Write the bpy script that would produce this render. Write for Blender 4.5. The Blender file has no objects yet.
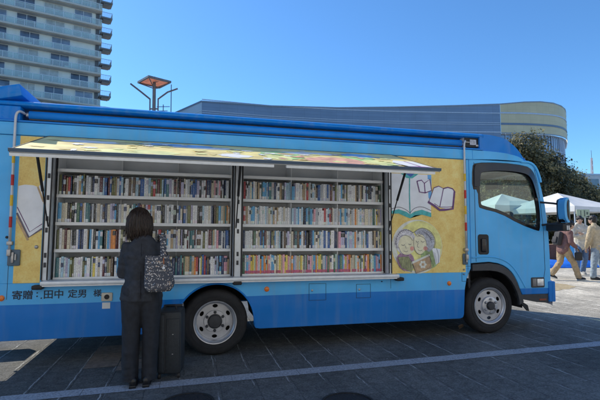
import bpy, bmesh, math, random
from mathutils import Vector, Matrix, noise
random.seed(7)
R = math.radians
scene = bpy.context.scene
COL = scene.collection

# ------------------------------------------------------------------ camera
F, PITCH, ROLL, YAW, RAKE = 432.81, .0689, .0092, .253, .016
CAM = Vector((-.307, -5.075, 1.4115))
FW = Vector((math.sin(YAW)*math.cos(PITCH), math.cos(YAW)*math.cos(PITCH), math.sin(PITCH)))
RT = Vector((math.cos(YAW), -math.sin(YAW), 0)); UP = RT.cross(FW)
cr, sr = math.cos(ROLL), math.sin(ROLL)
RV = Vector((math.cos(YAW), -math.sin(YAW), 0)); FV = Vector((math.sin(YAW), math.cos(YAW), 0))

def at(u, v, Z):
    a, b = u-300, 200-v
    x, y = cr*a+sr*b, -sr*a+cr*b
    return CAM + (RT*x/F + UP*y/F + FW)*Z

cd = bpy.data.cameras.new('camera'); cam = bpy.data.objects.new('camera', cd); COL.objects.link(cam)
cd.sensor_width = 36; cd.lens = F/600*36; cd.clip_end = 2000; cd.clip_start = .05
Rc = cr*RT - sr*UP; Uc = sr*RT + cr*UP
M = Matrix((Rc, Uc, -FW)).transposed().to_4x4(); M.translation = CAM
cam.matrix_world = M
scene.camera = cam

# ------------------------------------------------------------------ light
SUN_EL = R(42)
sd = Vector((.65, -.76, 0)).normalized()            # where shadows fall
tosun = Vector((-sd.x*math.cos(SUN_EL), -sd.y*math.cos(SUN_EL), math.sin(SUN_EL)))
ld = bpy.data.lights.new('sun', 'SUN'); ld.energy = 5.0; ld.angle = R(.55); ld.color = (1, .91, .76)
lo = bpy.data.objects.new('sun', ld); COL.objects.link(lo)
lo.rotation_euler = tosun.to_track_quat('Z', 'Y').to_euler()
w = bpy.data.worlds.new('World'); scene.world = w; w.use_nodes = True
nt = w.node_tree; bg = nt.nodes['Background']
sky = nt.nodes.new('ShaderNodeTexSky'); sky.sky_type = 'NISHITA'; sky.sun_disc = False
sky.sun_elevation = SUN_EL; sky.sun_rotation = math.atan2(tosun.x, tosun.y)
sky.air_density = 1.0; sky.dust_density = .25; sky.ozone_density = 2.2; sky.altitude = 50
tm = nt.nodes.new('ShaderNodeMix'); tm.data_type = 'RGBA'; tm.blend_type = 'MULTIPLY'; tm.inputs['Factor'].default_value = 1
tm.inputs['B'].default_value = (.60, 1.01, 1.36, 1)
nt.links.new(sky.outputs[0], tm.inputs['A']); nt.links.new(tm.outputs['Result'], bg.inputs[0]); bg.inputs[1].default_value = .15
scene.view_settings.view_transform = 'Standard'
scene.view_settings.look = 'None'

# ------------------------------------------------------------------ materials
MATS = {}
def mat(name, col, rough=.6, metal=0, var=.12, scale=6, bump=0, bscale=40, coat=0, spec=.5, stretch=None):
    if name in MATS: return MATS[name]
    m = bpy.data.materials.new(name); m.use_nodes = True; t = m.node_tree
    p = t.nodes['Principled BSDF']; p.inputs['Roughness'].default_value = rough; p.inputs['Metallic'].default_value = metal
    p.inputs['Coat Weight'].default_value = coat; p.inputs['Specular IOR Level'].default_value = spec
    co = t.nodes.new('ShaderNodeTexCoord'); vec = co.outputs['Object']
    if stretch:
        mp = t.nodes.new('ShaderNodeMapping'); mp.inputs['Scale'].default_value = stretch
        t.links.new(vec, mp.inputs[0]); vec = mp.outputs[0]
    n = t.nodes.new('ShaderNodeTexNoise'); n.inputs['Scale'].default_value = scale; n.inputs['Detail'].default_value = 6
    t.links.new(vec, n.inputs['Vector'])
    r = t.nodes.new('ShaderNodeValToRGB')
    r.color_ramp.elements[0].position = .3; r.color_ramp.elements[1].position = .7
    r.color_ramp.elements[0].color = tuple(c*(1-var) for c in col)+(1,)
    r.color_ramp.elements[1].color = tuple(min(1, c*(1+var)) for c in col)+(1,)
    t.links.new(n.outputs['Fac'], r.inputs[0]); t.links.new(r.outputs[0], p.inputs['Base Color'])
    rr = t.nodes.new('ShaderNodeMapRange'); rr.inputs[3].default_value = max(0, rough-.08); rr.inputs[4].default_value = min(1, rough+.1)
    t.links.new(n.outputs['Fac'], rr.inputs[0]); t.links.new(rr.outputs[0], p.inputs['Roughness'])
    if bump:
        n2 = t.nodes.new('ShaderNodeTexNoise'); n2.inputs['Scale'].default_value = bscale; n2.inputs['Detail'].default_value = 4
        t.links.new(vec, n2.inputs['Vector'])
        b = t.nodes.new('ShaderNodeBump'); b.inputs['Strength'].default_value = bump; b.inputs['Distance'].default_value = .02
        t.links.new(n2.outputs['Fac'], b.inputs['Height']); t.links.new(b.outputs[0], p.inputs['Normal'])
    MATS[name] = m
    return m

def glass(name, tint, refl=.08, rough=.0):
    m = bpy.data.materials.new(name); m.use_nodes = True; t = m.node_tree
    for n in list(t.nodes): t.nodes.remove(n)
    o = t.nodes.new('ShaderNodeOutputMaterial'); tr = t.nodes.new('ShaderNodeBsdfTransparent'); tr.inputs[0].default_value = tint+(1,)
    g = t.nodes.new('ShaderNodeBsdfGlossy'); g.inputs['Roughness'].default_value = rough; g.inputs['Color'].default_value = (1, 1, 1, 1)
    f = t.nodes.new('ShaderNodeLayerWeight'); f.inputs[0].default_value = .5
    pw = t.nodes.new('ShaderNodeMath'); pw.operation = 'POWER'; pw.inputs[1].default_value = 4.5; t.links.new(f.outputs['Facing'], pw.inputs[0])
    a = t.nodes.new('ShaderNodeMath'); a.operation = 'MULTIPLY_ADD'; a.inputs[1].default_value = .8; a.inputs[2].default_value = refl; a.use_clamp = True
    t.links.new(pw.outputs[0], a.inputs[0])
    mx = t.nodes.new('ShaderNodeMixShader'); t.links.new(a.outputs[0], mx.inputs[0]); t.links.new(tr.outputs[0], mx.inputs[1]); t.links.new(g.outputs[0], mx.inputs[2])
    t.links.new(mx.outputs[0], o.inputs[0])
    return m

BLUE = (.10, .50, .95); DBLUE = (.004, .205, .66); RBLUE = (.006, .225, .72)
def paint(name, low, high=None, z0=.655):
    """glossy coach paint, optionally two colours split at height z0, with dust towards the skirt"""
    m = bpy.data.materials.new(name); m.use_nodes = True; t = m.node_tree; p = t.nodes['Principled BSDF']
    L = t.links.new
    co = t.nodes.new('ShaderNodeTexCoord'); sx = t.nodes.new('ShaderNodeSeparateXYZ'); L(co.outputs['Object'], sx.inputs[0])
    n = t.nodes.new('ShaderNodeTexNoise'); n.inputs['Scale'].default_value = 2.3; n.inputs['Detail'].default_value = 8; L(co.outputs['Object'], n.inputs['Vector'])
    if high:
        # the boundary sags gently along the side
        s = t.nodes.new('ShaderNodeMath'); s.operation = 'SINE'
        k = t.nodes.new('ShaderNodeMath'); k.operation = 'MULTIPLY'; k.inputs[1].default_value = .9; L(sx.outputs['X'], k.inputs[0]); L(k.outputs[0], s.inputs[0])
        k2 = t.nodes.new('ShaderNodeMath'); k2.operation = 'MULTIPLY_ADD'; k2.inputs[1].default_value = .012; k2.inputs[2].default_value = z0; L(s.outputs[0], k2.inputs[0])
        g = t.nodes.new('ShaderNodeMath'); g.operation = 'GREATER_THAN'; L(sx.outputs['Z'], g.inputs[0]); L(k2.outputs[0], g.inputs[1])
        mx = t.nodes.new('ShaderNodeMix'); mx.data_type = 'RGBA'; L(g.outputs[0], mx.inputs['Factor'])
        mx.inputs['A'].default_value = low+(1,); mx.inputs['B'].default_value = high+(1,); base = mx.outputs['Result']
    else:
        c = t.nodes.new('ShaderNodeRGB'); c.outputs[0].default_value = low+(1,); base = c.outputs[0]
    v = t.nodes.new('ShaderNodeHueSaturation'); L(base, v.inputs['Color'])
    mr = t.nodes.new('ShaderNodeMapRange'); mr.inputs[1].default_value = .3; mr.inputs[2].default_value = .7; mr.inputs[3].default_value = .9; mr.inputs[4].default_value = 1.08
    L(n.outputs['Fac'], mr.inputs[0]); L(mr.outputs[0], v.inputs['Value'])
    # road dust low down
    d = t.nodes.new('ShaderNodeMapRange'); d.inputs[1].default_value = .75; d.inputs[2].default_value = .25; d.inputs[3].default_value = 0; d.inputs[4].default_value = .22
    L(sx.outputs['Z'], d.inputs[0])
    dm = t.nodes.new('ShaderNodeMath'); dm.operation = 'MULTIPLY'; L(d.outputs[0], dm.inputs[0]); L(n.outputs['Fac'], dm.inputs[1])
    mx2 = t.nodes.new('ShaderNodeMix'); mx2.data_type = 'RGBA'; L(dm.outputs[0], mx2.inputs['Factor']); L(v.outputs[0], mx2.inputs['A']); mx2.inputs['B'].default_value = (.2, .2, .2, 1)
    st = t.nodes.new('ShaderNodeMapping'); st.inputs['Scale'].default_value = (9, 9, .7); L(co.outputs['Object'], st.inputs[0])
    sn = t.nodes.new('ShaderNodeTexNoise'); sn.inputs['Scale'].default_value = 1.4; sn.inputs['Detail'].default_value = 6; L(st.outputs[0], sn.inputs['Vector'])
    sm = t.nodes.new('ShaderNodeMapRange'); sm.inputs[1].default_value = .5; sm.inputs[2].default_value = .8; sm.inputs[3].default_value = 0; sm.inputs[4].default_value = .22; L(sn.outputs['Fac'], sm.inputs[0])
    mx3 = t.nodes.new('ShaderNodeMix'); mx3.data_type = 'RGBA'; L(sm.outputs[0], mx3.inputs['Factor']); L(mx2.outputs['Result'], mx3.inputs['A']); mx3.inputs['B'].default_value = (.30, .36, .42, 1)
    L(mx3.outputs['Result'], p.inputs['Base Color'])
    p.inputs['Roughness'].default_value = .42; p.inputs['Specular IOR Level'].default_value = .12; p.inputs['Coat Weight'].default_value = .42; p.inputs['Coat Roughness'].default_value = .05; p.inputs['Coat IOR'].default_value = 1.45
    n3 = t.nodes.new('ShaderNodeTexNoise'); n3.inputs['Scale'].default_value = 2.2; L(co.outputs['Object'], n3.inputs['Vector'])
    b = t.nodes.new('ShaderNodeBump'); b.inputs['Strength'].default_value = .12; b.inputs['Distance'].default_value = .05; L(n3.outputs['Fac'], b.inputs['Height'])
    L(b.outputs[0], p.inputs['Normal']); L(b.outputs[0], p.inputs['Coat Normal'])
    return m

P_TWO = paint('paint_two_tone', DBLUE, BLUE); P_LIGHT = paint('paint_light_blue', BLUE); P_ROOF = paint('paint_roof_blue', RBLUE); P_DARK = paint('paint_dark_blue', DBLUE)
m_alu = mat('aluminium', (.74, .78, .82), .42, .35, .08, 14)
m_white_metal = mat('white_shelf_metal', (.90, .92, .93), .45, 0, .05, 5)
m_grey_panel = mat('grey_panel', (.76, .79, .82), .6, 0, .06, 4)
m_black = mat('black_rubber', (.018, .018, .02), .6, 0, .3, 12)
m_blackgloss = mat('black_gloss', (.012, .013, .016), .12, 0, .1, 5)
m_dark = mat('dark_grey_plastic', (.045, .047, .052), .55, 0, .2, 20)
m_tyre = mat('tyre_rubber', (.022, .022, .024), .8, 0, .35, 9, .3, 60)
m_rim = mat('rim_silver', (.56, .57, .6), .36, .6, .16, 8)
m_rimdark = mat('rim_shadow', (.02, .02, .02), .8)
m_steel = mat('steel', (.42, .42, .43), .38, .8, .15, 30)
m_chassis = mat('chassis', (.03, .03, .032), .8, 0, .3, 5)
m_orange = mat('orange_lens', (.85, .2, .015), .25, 0, .1, 30, coat=.4)
m_clear = mat('lamp_lens', (.75, .77, .78), .12, .4, .1, 30, coat=.6)
m_white = mat('white_plastic', (.78, .78, .76), .5, 0, .06, 9)
m_red = mat('red_tape', (.55, .03, .03), .5); m_yellow = mat('yellow_tape', (.75, .5, .04), .5)
m_rod = mat('rod_grey', (.55, .57, .6), .4, .3, .08, 9)
m_letter = mat('lettering_navy', (.012, .02, .05), .5)

# ------------------------------------------------------------------ mesh helpers
def new(): return bmesh.new()

def obj(name, bm, mats, parent=None, smooth=None, link=True):
    me = bpy.data.meshes.new(name)
    if isinstance(bm, bpy.types.Mesh): me = bm; me.name = name
    else:
        bmesh.ops.recalc_face_normals(bm, faces=bm.faces)
        bm.to_mesh(me); bm.free()
    o = bpy.data.objects.new(name, me)
    if not isinstance(mats, (list, tuple)): mats = [mats]
    for m in mats: me.materials.append(m)
    if smooth is not None:
        for p in me.polygons: p.use_smooth = True
        if smooth < 180:
            try: me.set_sharp_from_angle(angle=R(smooth))
            except Exception: pass
    COL.objects.link(o)
    if parent: o.parent = parent
    return o

def empty(name, loc=(0, 0, 0), rz=0):
    o = bpy.data.objects.new(name, None); o.empty_display_size = .2; COL.objects.link(o); o.location = loc; o.rotation_euler[2] = rz
    return o

def tag(o, label=None, cat=None, group=None, kind=None):
    if label: o['label'] = label
    if cat: o['category'] = cat
    if group: o['group'] = group
    if kind: o['kind'] = kind
    return o

def box(bm, x0, x1, y0, y1, z0, z1, bev=0, mi=0, mtx=None):
    vs = [bm.verts.new((x, y, z)) for x in (x0, x1) for y in (y0, y1) for z in (z0, z1)]
    fs = [bm.faces.new([vs[i] for i in q]) for q in ((0, 1, 3, 2), (4, 6, 7, 5), (0, 4, 5, 1), (2, 3, 7, 6), (0, 2, 6, 4), (1, 5, 7, 3))]
    if bev:
        es = list({e for f in fs for e in f.edges})
        r = bmesh.ops.bevel(bm, geom=es, offset=bev, segments=2, affect='EDGES', profile=.5)
        fs = list(set(f for f in r['faces'] if f.is_valid) | set(f for f in fs if f.is_valid))
        vs = list({v for f in fs for v in f.verts})
    for f in fs: f.material_index = mi
    if mtx is not None: bmesh.ops.transform(bm, matrix=mtx, verts=[v for v in vs if v.is_valid])
    return vs

def frame(d):
    d = Vector(d).normalized(); a = Vector((0, 0, 1)) if abs(d.z) < .9 else Vector((1, 0, 0))
    u = d.cross(a).normalized(); v = d.cross(u).normalized()
    return u, v

def tube(bm, pts, r, n=10, mi=0, cap=True):
    pts = [Vector(p) for p in pts]; rs = r if isinstance(r, (list, tuple)) else [r]*len(pts)
    rings = []; u = None
    for i, p in enumerate(pts):
        d = (pts[min(i+1, len(pts)-1)]-pts[max(i-1, 0)])
        if u is None: u, v = frame(d)
        else:
            d.normalize(); u = (u-d*u.dot(d)).normalized(); v = d.cross(u)
        rings.append([bm.verts.new(p+(u*math.cos(2*math.pi*k/n)+v*math.sin(2*math.pi*k/n))*rs[i]) for k in range(n)])
    for a, b in zip(rings, rings[1:]):
        for k in range(n):
            f = bm.faces.new((a[k], a[(k+1) % n], b[(k+1) % n], b[k])); f.material_index = mi
    if cap:
        for rg in (rings[0], rings[-1]):
            f = bm.faces.new(rg); f.material_index = mi

def lathe(bm, prof, c, axis='y', n=48, mi=0):
    """prof: (radius, height along axis)"""
    rings = []
    for (r, h) in prof:
        ring = []
        for k in range(n):
            a = 2*math.pi*k/n; p = (r*math.cos(a), r*math.sin(a))
            q = {'y': (p[0], h, p[1]), 'z': (p[0], p[1], h), 'x': (h, p[0], p[1])}[axis]
            ring.append(bm.verts.new(Vector(q)+Vector(c)))
        rings.append(ring)
    for a, b in zip(rings, rings[1:]):
        for k in range(n):
            f = bm.faces.new((a[k], a[(k+1) % n], b[(k+1) % n], b[k])); f.material_index = mi
    return rings

def ball(bm, c, r, seg=16, mi=0, rot=None):
    r = r if isinstance(r, (tuple, list)) else (r, r, r)
    g = bmesh.ops.create_uvsphere(bm, u_segments=seg, v_segments=max(6, seg*2//3), radius=1)
    mt = Matrix.Translation(c) @ (rot.to_4x4() if rot else Matrix()) @ Matrix.Diagonal(r+(1,))
    bmesh.ops.transform(bm, matrix=mt, verts=g['verts'])
    for f in {f for v in g['verts'] for f in v.link_faces}: f.material_index = mi

def plate_mesh(outer, holes, y0, y1, bevel=0):
    """a plate standing in the xz plane between y0 (front) and y1, outline and holes given as (x, z)"""
    cu = bpy.data.curves.new('outline', 'CURVE'); cu.dimensions = '2D'; cu.fill_mode = 'BOTH'
    th = (y1-y0)/2; cu.extrude = max(0, th-bevel); cu.bevel_depth = bevel; cu.bevel_resolution = 1; cu.offset = -bevel
    for pl in [outer]+list(holes):
        s = cu.splines.new('POLY'); s.points.add(len(pl)-1); s.use_cyclic_u = True
        for i, p in enumerate(pl): s.points[i].co = (p[0], p[1], 0, 1)
    o = bpy.data.objects.new('outline', cu); COL.objects.link(o)
    dg = bpy.context.evaluated_depsgraph_get(); me = bpy.data.meshes.new_from_object(o.evaluated_get(dg))
    bpy.data.objects.remove(o); bpy.data.curves.remove(cu)
    me.materials.clear()
    me.transform(Matrix.Translation((0, (y0+y1)/2, 0)) @ Matrix.Rotation(R(90), 4, 'X'))
    return me

def plate(name, outer, holes, y0, y1, m, parent, bevel=0, smooth=30):
    return obj(name, plate_mesh(outer, holes, y0, y1, bevel), m, parent, smooth)

def add_mesh(bm, me, mi=0):
    n = len(bm.faces); bm.from_mesh(me); bm.faces.ensure_lookup_table()
    for f in bm.faces[n:]: f.material_index = mi

def flat(bm, pts, y, mi=0):
    """a flat printed shape on the bus side at depth y, points (x, z)"""
    vs = [bm.verts.new((p[0], y, p[1])) for p in pts]
    f = bm.faces.new(vs); f.material_index = mi
    bmesh.ops.triangulate(bm, faces=[f])

def stroke(bm, pts, wd, y, mi=0):
    """a printed line of width wd along points (x, z)"""
    P = [Vector((p[0], p[1])) for p in pts]; L_, R_ = [], []
    for i, p in enumerate(P):
        d = (P[min(i+1, len(P)-1)]-P[max(i-1, 0)]).normalized(); nn = Vector((-d.y, d.x))*wd/2
        L_.append(bm.verts.new((p.x+nn.x, y, p.y+nn.y))); R_.append(bm.verts.new((p.x-nn.x, y, p.y-nn.y)))
    for i in range(len(P)-1):
        f = bm.faces.new((L_[i], L_[i+1], R_[i+1], R_[i])); f.material_index = mi

def ell(cx, cz, rx, rz, n=36, a0=0, a1=360, rot=0):
    c, s = math.cos(R(rot)), math.sin(R(rot)); out = []
    full = abs(a1-a0) >= 360
    for k in range(n if full else n+1):
        a = R(a0+(a1-a0)*k/n); x, z = rx*math.cos(a), rz*math.sin(a)
        out.append((cx+c*x-s*z, cz+s*x+c*z))
    return out

def rrect(x0, x1, z0, z1, r, n=5):
    out = []
    for (cx, cz, a) in ((x1-r, z1-r, 0), (x0+r, z1-r, 90), (x0+r, z0+r, 180), (x1-r, z0+r, 270)):
        for k in range(n+1): b = R(a+90*k/n); out.append((cx+r*math.cos(b), cz+r*math.sin(b)))
    return out

def smooth_poly(pts, it=2):
    for _ in range(it):
        q = []
        for a, b in zip(pts, pts[1:]+pts[:1]):
            q += [(a[0]*.75+b[0]*.25, a[1]*.75+b[1]*.25), (a[0]*.25+b[0]*.75, a[1]*.25+b[1]*.75)]
        pts = q
    return pts

def smooth_line(pts, it=2):
    for _ in range(it):
        q = [pts[0]]
        for a, b in zip(pts, pts[1:]):
            q += [tuple(a[i]*.75+b[i]*.25 for i in range(len(a))), tuple(a[i]*.25+b[i]*.75 for i in range(len(a)))]
        pts = q+[pts[-1]]
    return pts

# ------------------------------------------------------------------ ground
def ground_material():
    m = bpy.data.materials.new('plaza_paving'); m.use_nodes = True; t = m.node_tree; p = t.nodes['Principled BSDF']; L = t.links.new
    co = t.nodes.new('ShaderNodeTexCoord'); sx = t.nodes.new('ShaderNodeSeparateXYZ'); L(co.outputs['Object'], sx.inputs[0])
    cb = t.nodes.new('ShaderNodeCombineXYZ')
    # a slight wobble of the joints
    wn = t.nodes.new('ShaderNodeTexNoise'); wn.inputs['Scale'].default_value = 9; wn.inputs['Detail'].default_value = 3; L(co.outputs['Object'], wn.inputs['Vector'])
    wv = t.nodes.new('ShaderNodeMath'); wv.operation = 'MULTIPLY_ADD'; wv.inputs[1].default_value = .03; wv.inputs[2].default_value = -.005; L(wn.outputs['Fac'], wv.inputs[0])
    ax = t.nodes.new('ShaderNodeMath'); ax.operation = 'ADD'; L(sx.outputs['X'], ax.inputs[0]); L(wv.outputs[0], ax.inputs[1])
    ay = t.nodes.new('ShaderNodeMath'); ay.operation = 'ADD'; ay.inputs[1].default_value = .12; L(sx.outputs['Y'], ay.inputs[0])
    L(ay.outputs[0], cb.inputs[0]); L(ax.outputs[0], cb.inputs[1])
    b = t.nodes.new('ShaderNodeTexBrick'); L(cb.outputs[0], b.inputs['Vector'])
    b.offset = .5; b.inputs['Scale'].default_value = 1; b.inputs['Brick Width'].default_value = .47; b.inputs['Row Height'].default_value = .33
    b.inputs['Mortar Size'].default_value = .0065; b.inputs['Mortar Smooth'].default_value = .6; b.inputs['Bias'].default_value = 0
    b.inputs['Color1'].default_value = (.098, .101, .100, 1); b.inputs['Color2'].default_value = (.116, .118, .116, 1); b.inputs['Mortar'].default_value = (.085, .087, .087, 1)
    # big stains and fine grit
    n1 = t.nodes.new('ShaderNodeTexNoise'); n1.inputs['Scale'].default_value = .9; n1.inputs['Detail'].default_value = 8; L(co.outputs['Object'], n1.inputs['Vector'])
    n2 = t.nodes.new('ShaderNodeTexNoise'); n2.inputs['Scale'].default_value = 55; n2.inputs['Detail'].default_value = 6; n2.inputs['Roughness'].default_value = .75; L(co.outputs['Object'], n2.inputs['Vector'])
    mr = t.nodes.new('ShaderNodeMapRange'); mr.inputs[1].default_value = .3; mr.inputs[2].default_value = .7; mr.inputs[3].default_value = .72; mr.inputs[4].default_value = 1.3; L(n1.outputs['Fac'], mr.inputs[0])
    mr2 = t.nodes.new('ShaderNodeMapRange'); mr2.inputs[1].default_value = .3; mr2.inputs[2].default_value = .7; mr2.inputs[3].default_value = .42; mr2.inputs[4].default_value = 1.85; L(n2.outputs['Fac'], mr2.inputs[0])
    n6 = t.nodes.new('ShaderNodeTexNoise'); n6.inputs['Scale'].default_value = 11; n6.inputs['Detail'].default_value = 7; n6.inputs['Roughness'].default_value = .7; L(co.outputs['Object'], n6.inputs['Vector'])
    mr6 = t.nodes.new('ShaderNodeMapRange'); mr6.inputs[1].default_value = .3; mr6.inputs[2].default_value = .7; mr6.inputs[3].default_value = .68; mr6.inputs[4].default_value = 1.4; L(n6.outputs['Fac'], mr6.inputs[0])
    m0 = t.nodes.new('ShaderNodeMath'); m0.operation = 'MULTIPLY'; L(mr.outputs[0], m0.inputs[0]); L(mr6.outputs[0], m0.inputs[1])
    mm = t.nodes.new('ShaderNodeMath'); mm.operation = 'MULTIPLY'; L(m0.outputs[0], mm.inputs[0]); L(mr2.outputs[0], mm.inputs[1])
    hv = t.nodes.new('ShaderNodeHueSaturation'); L(b.outputs['Color'], hv.inputs['Color']); L(mm.outputs[0], hv.inputs['Value'])
    # pale dirt caught in some of the joints
    n3 = t.nodes.new('ShaderNodeTexNoise'); n3.inputs['Scale'].default_value = 2.6; n3.inputs['Detail'].default_value = 5; L(co.outputs['Object'], n3.inputs['Vector'])
    th = t.nodes.new('ShaderNodeMapRange'); th.inputs[1].default_value = .42; th.inputs[2].default_value = .60; L(n3.outputs['Fac'], th.inputs[0])
    def M_(op, a, bb=None, cc=None):
        q = t.nodes.new('ShaderNodeMath'); q.operation = op
        for i, v in enumerate((a, bb, cc)):
            if v is None: continue
            if isinstance(v, (int, float)): q.inputs[i].default_value = v
            else: L(v, q.inputs[i])
        return q.outputs[0]
    # long joints across the plaza every .33 m, broken and uneven; the short cross joints are mostly filled
    fr = M_('FRACT', M_('MULTIPLY_ADD', ax.outputs[0], 1/.33, .5-.30/.33)); dl = M_('MULTIPLY', M_('ABSOLUTE', M_('SUBTRACT', fr, .5)), .33)
    n4 = t.nodes.new('ShaderNodeTexNoise'); n4.inputs['Scale'].default_value = 14; n4.inputs['Detail'].default_value = 4; L(co.outputs['Object'], n4.inputs['Vector'])
    wid = M_('MULTIPLY_ADD', n4.outputs['Fac'], .022, -.003)
    ln = t.nodes.new('ShaderNodeMapRange'); ln.inputs[3].default_value = 1; ln.inputs[4].default_value = 0; ln.inputs[1].default_value = .001; L(wid, ln.inputs[2]); L(dl, ln.inputs[0])
    near = t.nodes.new('ShaderNodeMapRange'); near.inputs[1].default_value = -1.0; near.inputs[2].default_value = -.7; near.inputs[3].default_value = .10; near.inputs[4].default_value = 0; L(sx.outputs['Y'], near.inputs[0])
    brk = t.nodes.new('ShaderNodeMapRange'); L(M_('SUBTRACT', n3.outputs['Fac'], near.outputs[0]), brk.inputs[0]); brk.inputs[1].default_value = .41; brk.inputs[2].default_value = .55
    crs = t.nodes.new('ShaderNodeMapRange'); L(M_('SUBTRACT', n3.outputs['Fac'], near.outputs[0]), crs.inputs[0]); crs.inputs[1].default_value = .56; crs.inputs[2].default_value = .68
    md_a = M_('MULTIPLY', ln.outputs[0], brk.outputs[0]); md_b = M_('MULTIPLY', b.outputs['Fac'], crs.outputs[0])
    # scattered pale chips
    n5 = t.nodes.new('ShaderNodeTexVoronoi'); n5.inputs['Scale'].default_value = 5; L(co.outputs['Object'], n5.inputs['Vector'])
    chip = M_('MULTIPLY', M_('LESS_THAN', M_('ADD', n5.outputs['Distance'], M_('MULTIPLY', n4.outputs['Fac'], .12)), .095), .7)
    md = t.nodes.new('ShaderNodeMath'); md.operation = 'MAXIMUM'; L(M_('MAXIMUM', md_a, md_b), md.inputs[0]); L(chip, md.inputs[1])
    mx = t.nodes.new('ShaderNodeMix'); mx.data_type = 'RGBA'; L(md.outputs[0], mx.inputs['Factor']); L(hv.outputs[0], mx.inputs['A']); mx.inputs['B'].default_value = (.46, .48, .49, 1)
    # worn paler plaza; the sunlit contrast past the bus shadow is painted in too
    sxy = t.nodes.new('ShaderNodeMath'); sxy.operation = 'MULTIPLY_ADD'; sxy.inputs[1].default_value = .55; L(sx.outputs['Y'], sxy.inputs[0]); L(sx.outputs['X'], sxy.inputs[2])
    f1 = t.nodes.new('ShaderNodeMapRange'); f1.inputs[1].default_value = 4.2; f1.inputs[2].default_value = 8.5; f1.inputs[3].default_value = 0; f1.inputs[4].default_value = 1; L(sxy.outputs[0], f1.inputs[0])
    f2 = t.nodes.new('ShaderNodeMapRange'); f2.inputs[1].default_value = -2.7; f2.inputs[2].default_value = -4.0; f2.inputs[3].default_value = 0; f2.inputs[4].default_value = 1; L(sx.outputs['Y'], f2.inputs[0])  # unseen ground behind the viewer, made paler to bounce light onto the bus
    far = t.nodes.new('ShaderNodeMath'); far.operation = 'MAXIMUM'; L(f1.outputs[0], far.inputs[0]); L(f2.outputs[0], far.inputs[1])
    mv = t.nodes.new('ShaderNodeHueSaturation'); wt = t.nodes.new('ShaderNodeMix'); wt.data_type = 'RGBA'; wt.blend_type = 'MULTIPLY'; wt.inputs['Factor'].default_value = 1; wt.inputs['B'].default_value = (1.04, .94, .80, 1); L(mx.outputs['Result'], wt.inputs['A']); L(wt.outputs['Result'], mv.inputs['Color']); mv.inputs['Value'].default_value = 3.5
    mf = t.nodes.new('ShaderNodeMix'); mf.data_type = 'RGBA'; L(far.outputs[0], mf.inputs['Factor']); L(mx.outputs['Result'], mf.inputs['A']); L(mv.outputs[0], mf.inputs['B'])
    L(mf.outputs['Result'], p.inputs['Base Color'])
    p.inputs['Roughness'].default_value = .85; p.inputs['Specular IOR Level'].default_value = .15
    h = t.nodes.new('ShaderNodeMath'); h.operation = 'SUBTRACT'; L(n2.outputs['Fac'], h.inputs[0]); L(b.outputs['Fac'], h.inputs[1])
    bu = t.nodes.new('ShaderNodeBump'); bu.inputs['Strength'].default_value = .8; bu.inputs['Distance'].default_value = .006; L(h.outputs[0], bu.inputs['Height']); L(bu.outputs[0], p.inputs['Normal'])
    return m

bm = new()
vs = [bm.verts.new(p) for p in ((-600, -300, 0), (600, -300, 0), (600, 900, 0), (-600, 900, 0))]; bm.faces.new(vs)
g = obj('ground', bm, ground_material()); tag(g, kind='structure')

# pale kerb-stone strip running parallel to the bus
m_strip = mat('pale_granite_strip', (.34, .37, .42), .85, 0, .40, 60, .4, 90)
bm = new(); x = -14.3
while x < 40:
    wv = .652+random.uniform(-.003, .001)
    z = .004; dx = random.uniform(-.003, .003)
    vs = [bm.verts.new(q) for q in ((x, -.885+dx, z), (x+wv, -.885+dx, z), (x+wv, -.715+dx, z), (x, -.715+dx, z))]; bm.faces.new(vs); x += .655
tag(obj('stone_strip', bm, m_strip), kind='structure')
# two tan replacement slabs
m_tan = mat('tan_slab', (.23, .18, .145), .8, 0, .3, 18, .4, 90)
bm = new()
for (x0, x1, y0, y1) in ((-1.345, -1.02, -.09, .46), (-1.35, -1.02, .47, .8), (-1.01, -.70, .47, .95), (-1.01, -.69, -.25, .1)):
    bm.faces.new([bm.verts.new(q) for q in ((x0, y0, .004), (x1, y0, .004), (x1, y1, .004), (x0, y1, .004))])
tag(obj('tan_paving', bm, m_tan), kind='structure')
# worn yellow-tan patch and pale edge line out in the sun
m_patch = mat('worn_yellow_patch', (.40, .32, .19), .8, 0, .35, 9, .3, 60)
bm = new()
c = [(535, 284), (560, 283.5), (580, 287), (560, 290.5), (538, 292), (530, 288)]
def gnd(u, v, z=0.0):
    d = at(u, v, 1)-CAM; return CAM+d*((z-CAM.z)/d.z)
ring = smooth_poly([(gnd(u, v).x, gnd(u, v).y) for u, v in c], 2)
bm.faces.new([bm.verts.new((x+random.uniform(-.05, .05), y+random.uniform(-.05, .05), .004)) for x, y in ring])
tag(obj('worn_paving_patch', bm, m_patch), kind='structure')
m_edge = mat('pale_edge_line', (.52, .48, .36), .8, 0, .2, 5)
A, B_ = gnd(520, 270.5), gnd(640, 268.5); n_ = (FV*.42)
bm = new(); bm.faces.new([bm.verts.new((q.x, q.y, .004)) for q in (A-RV*3, B_+RV*8, B_+RV*8+n_, A-RV*3+n_)])
tag(obj('edge_line', bm, m_edge), kind='structure')

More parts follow.
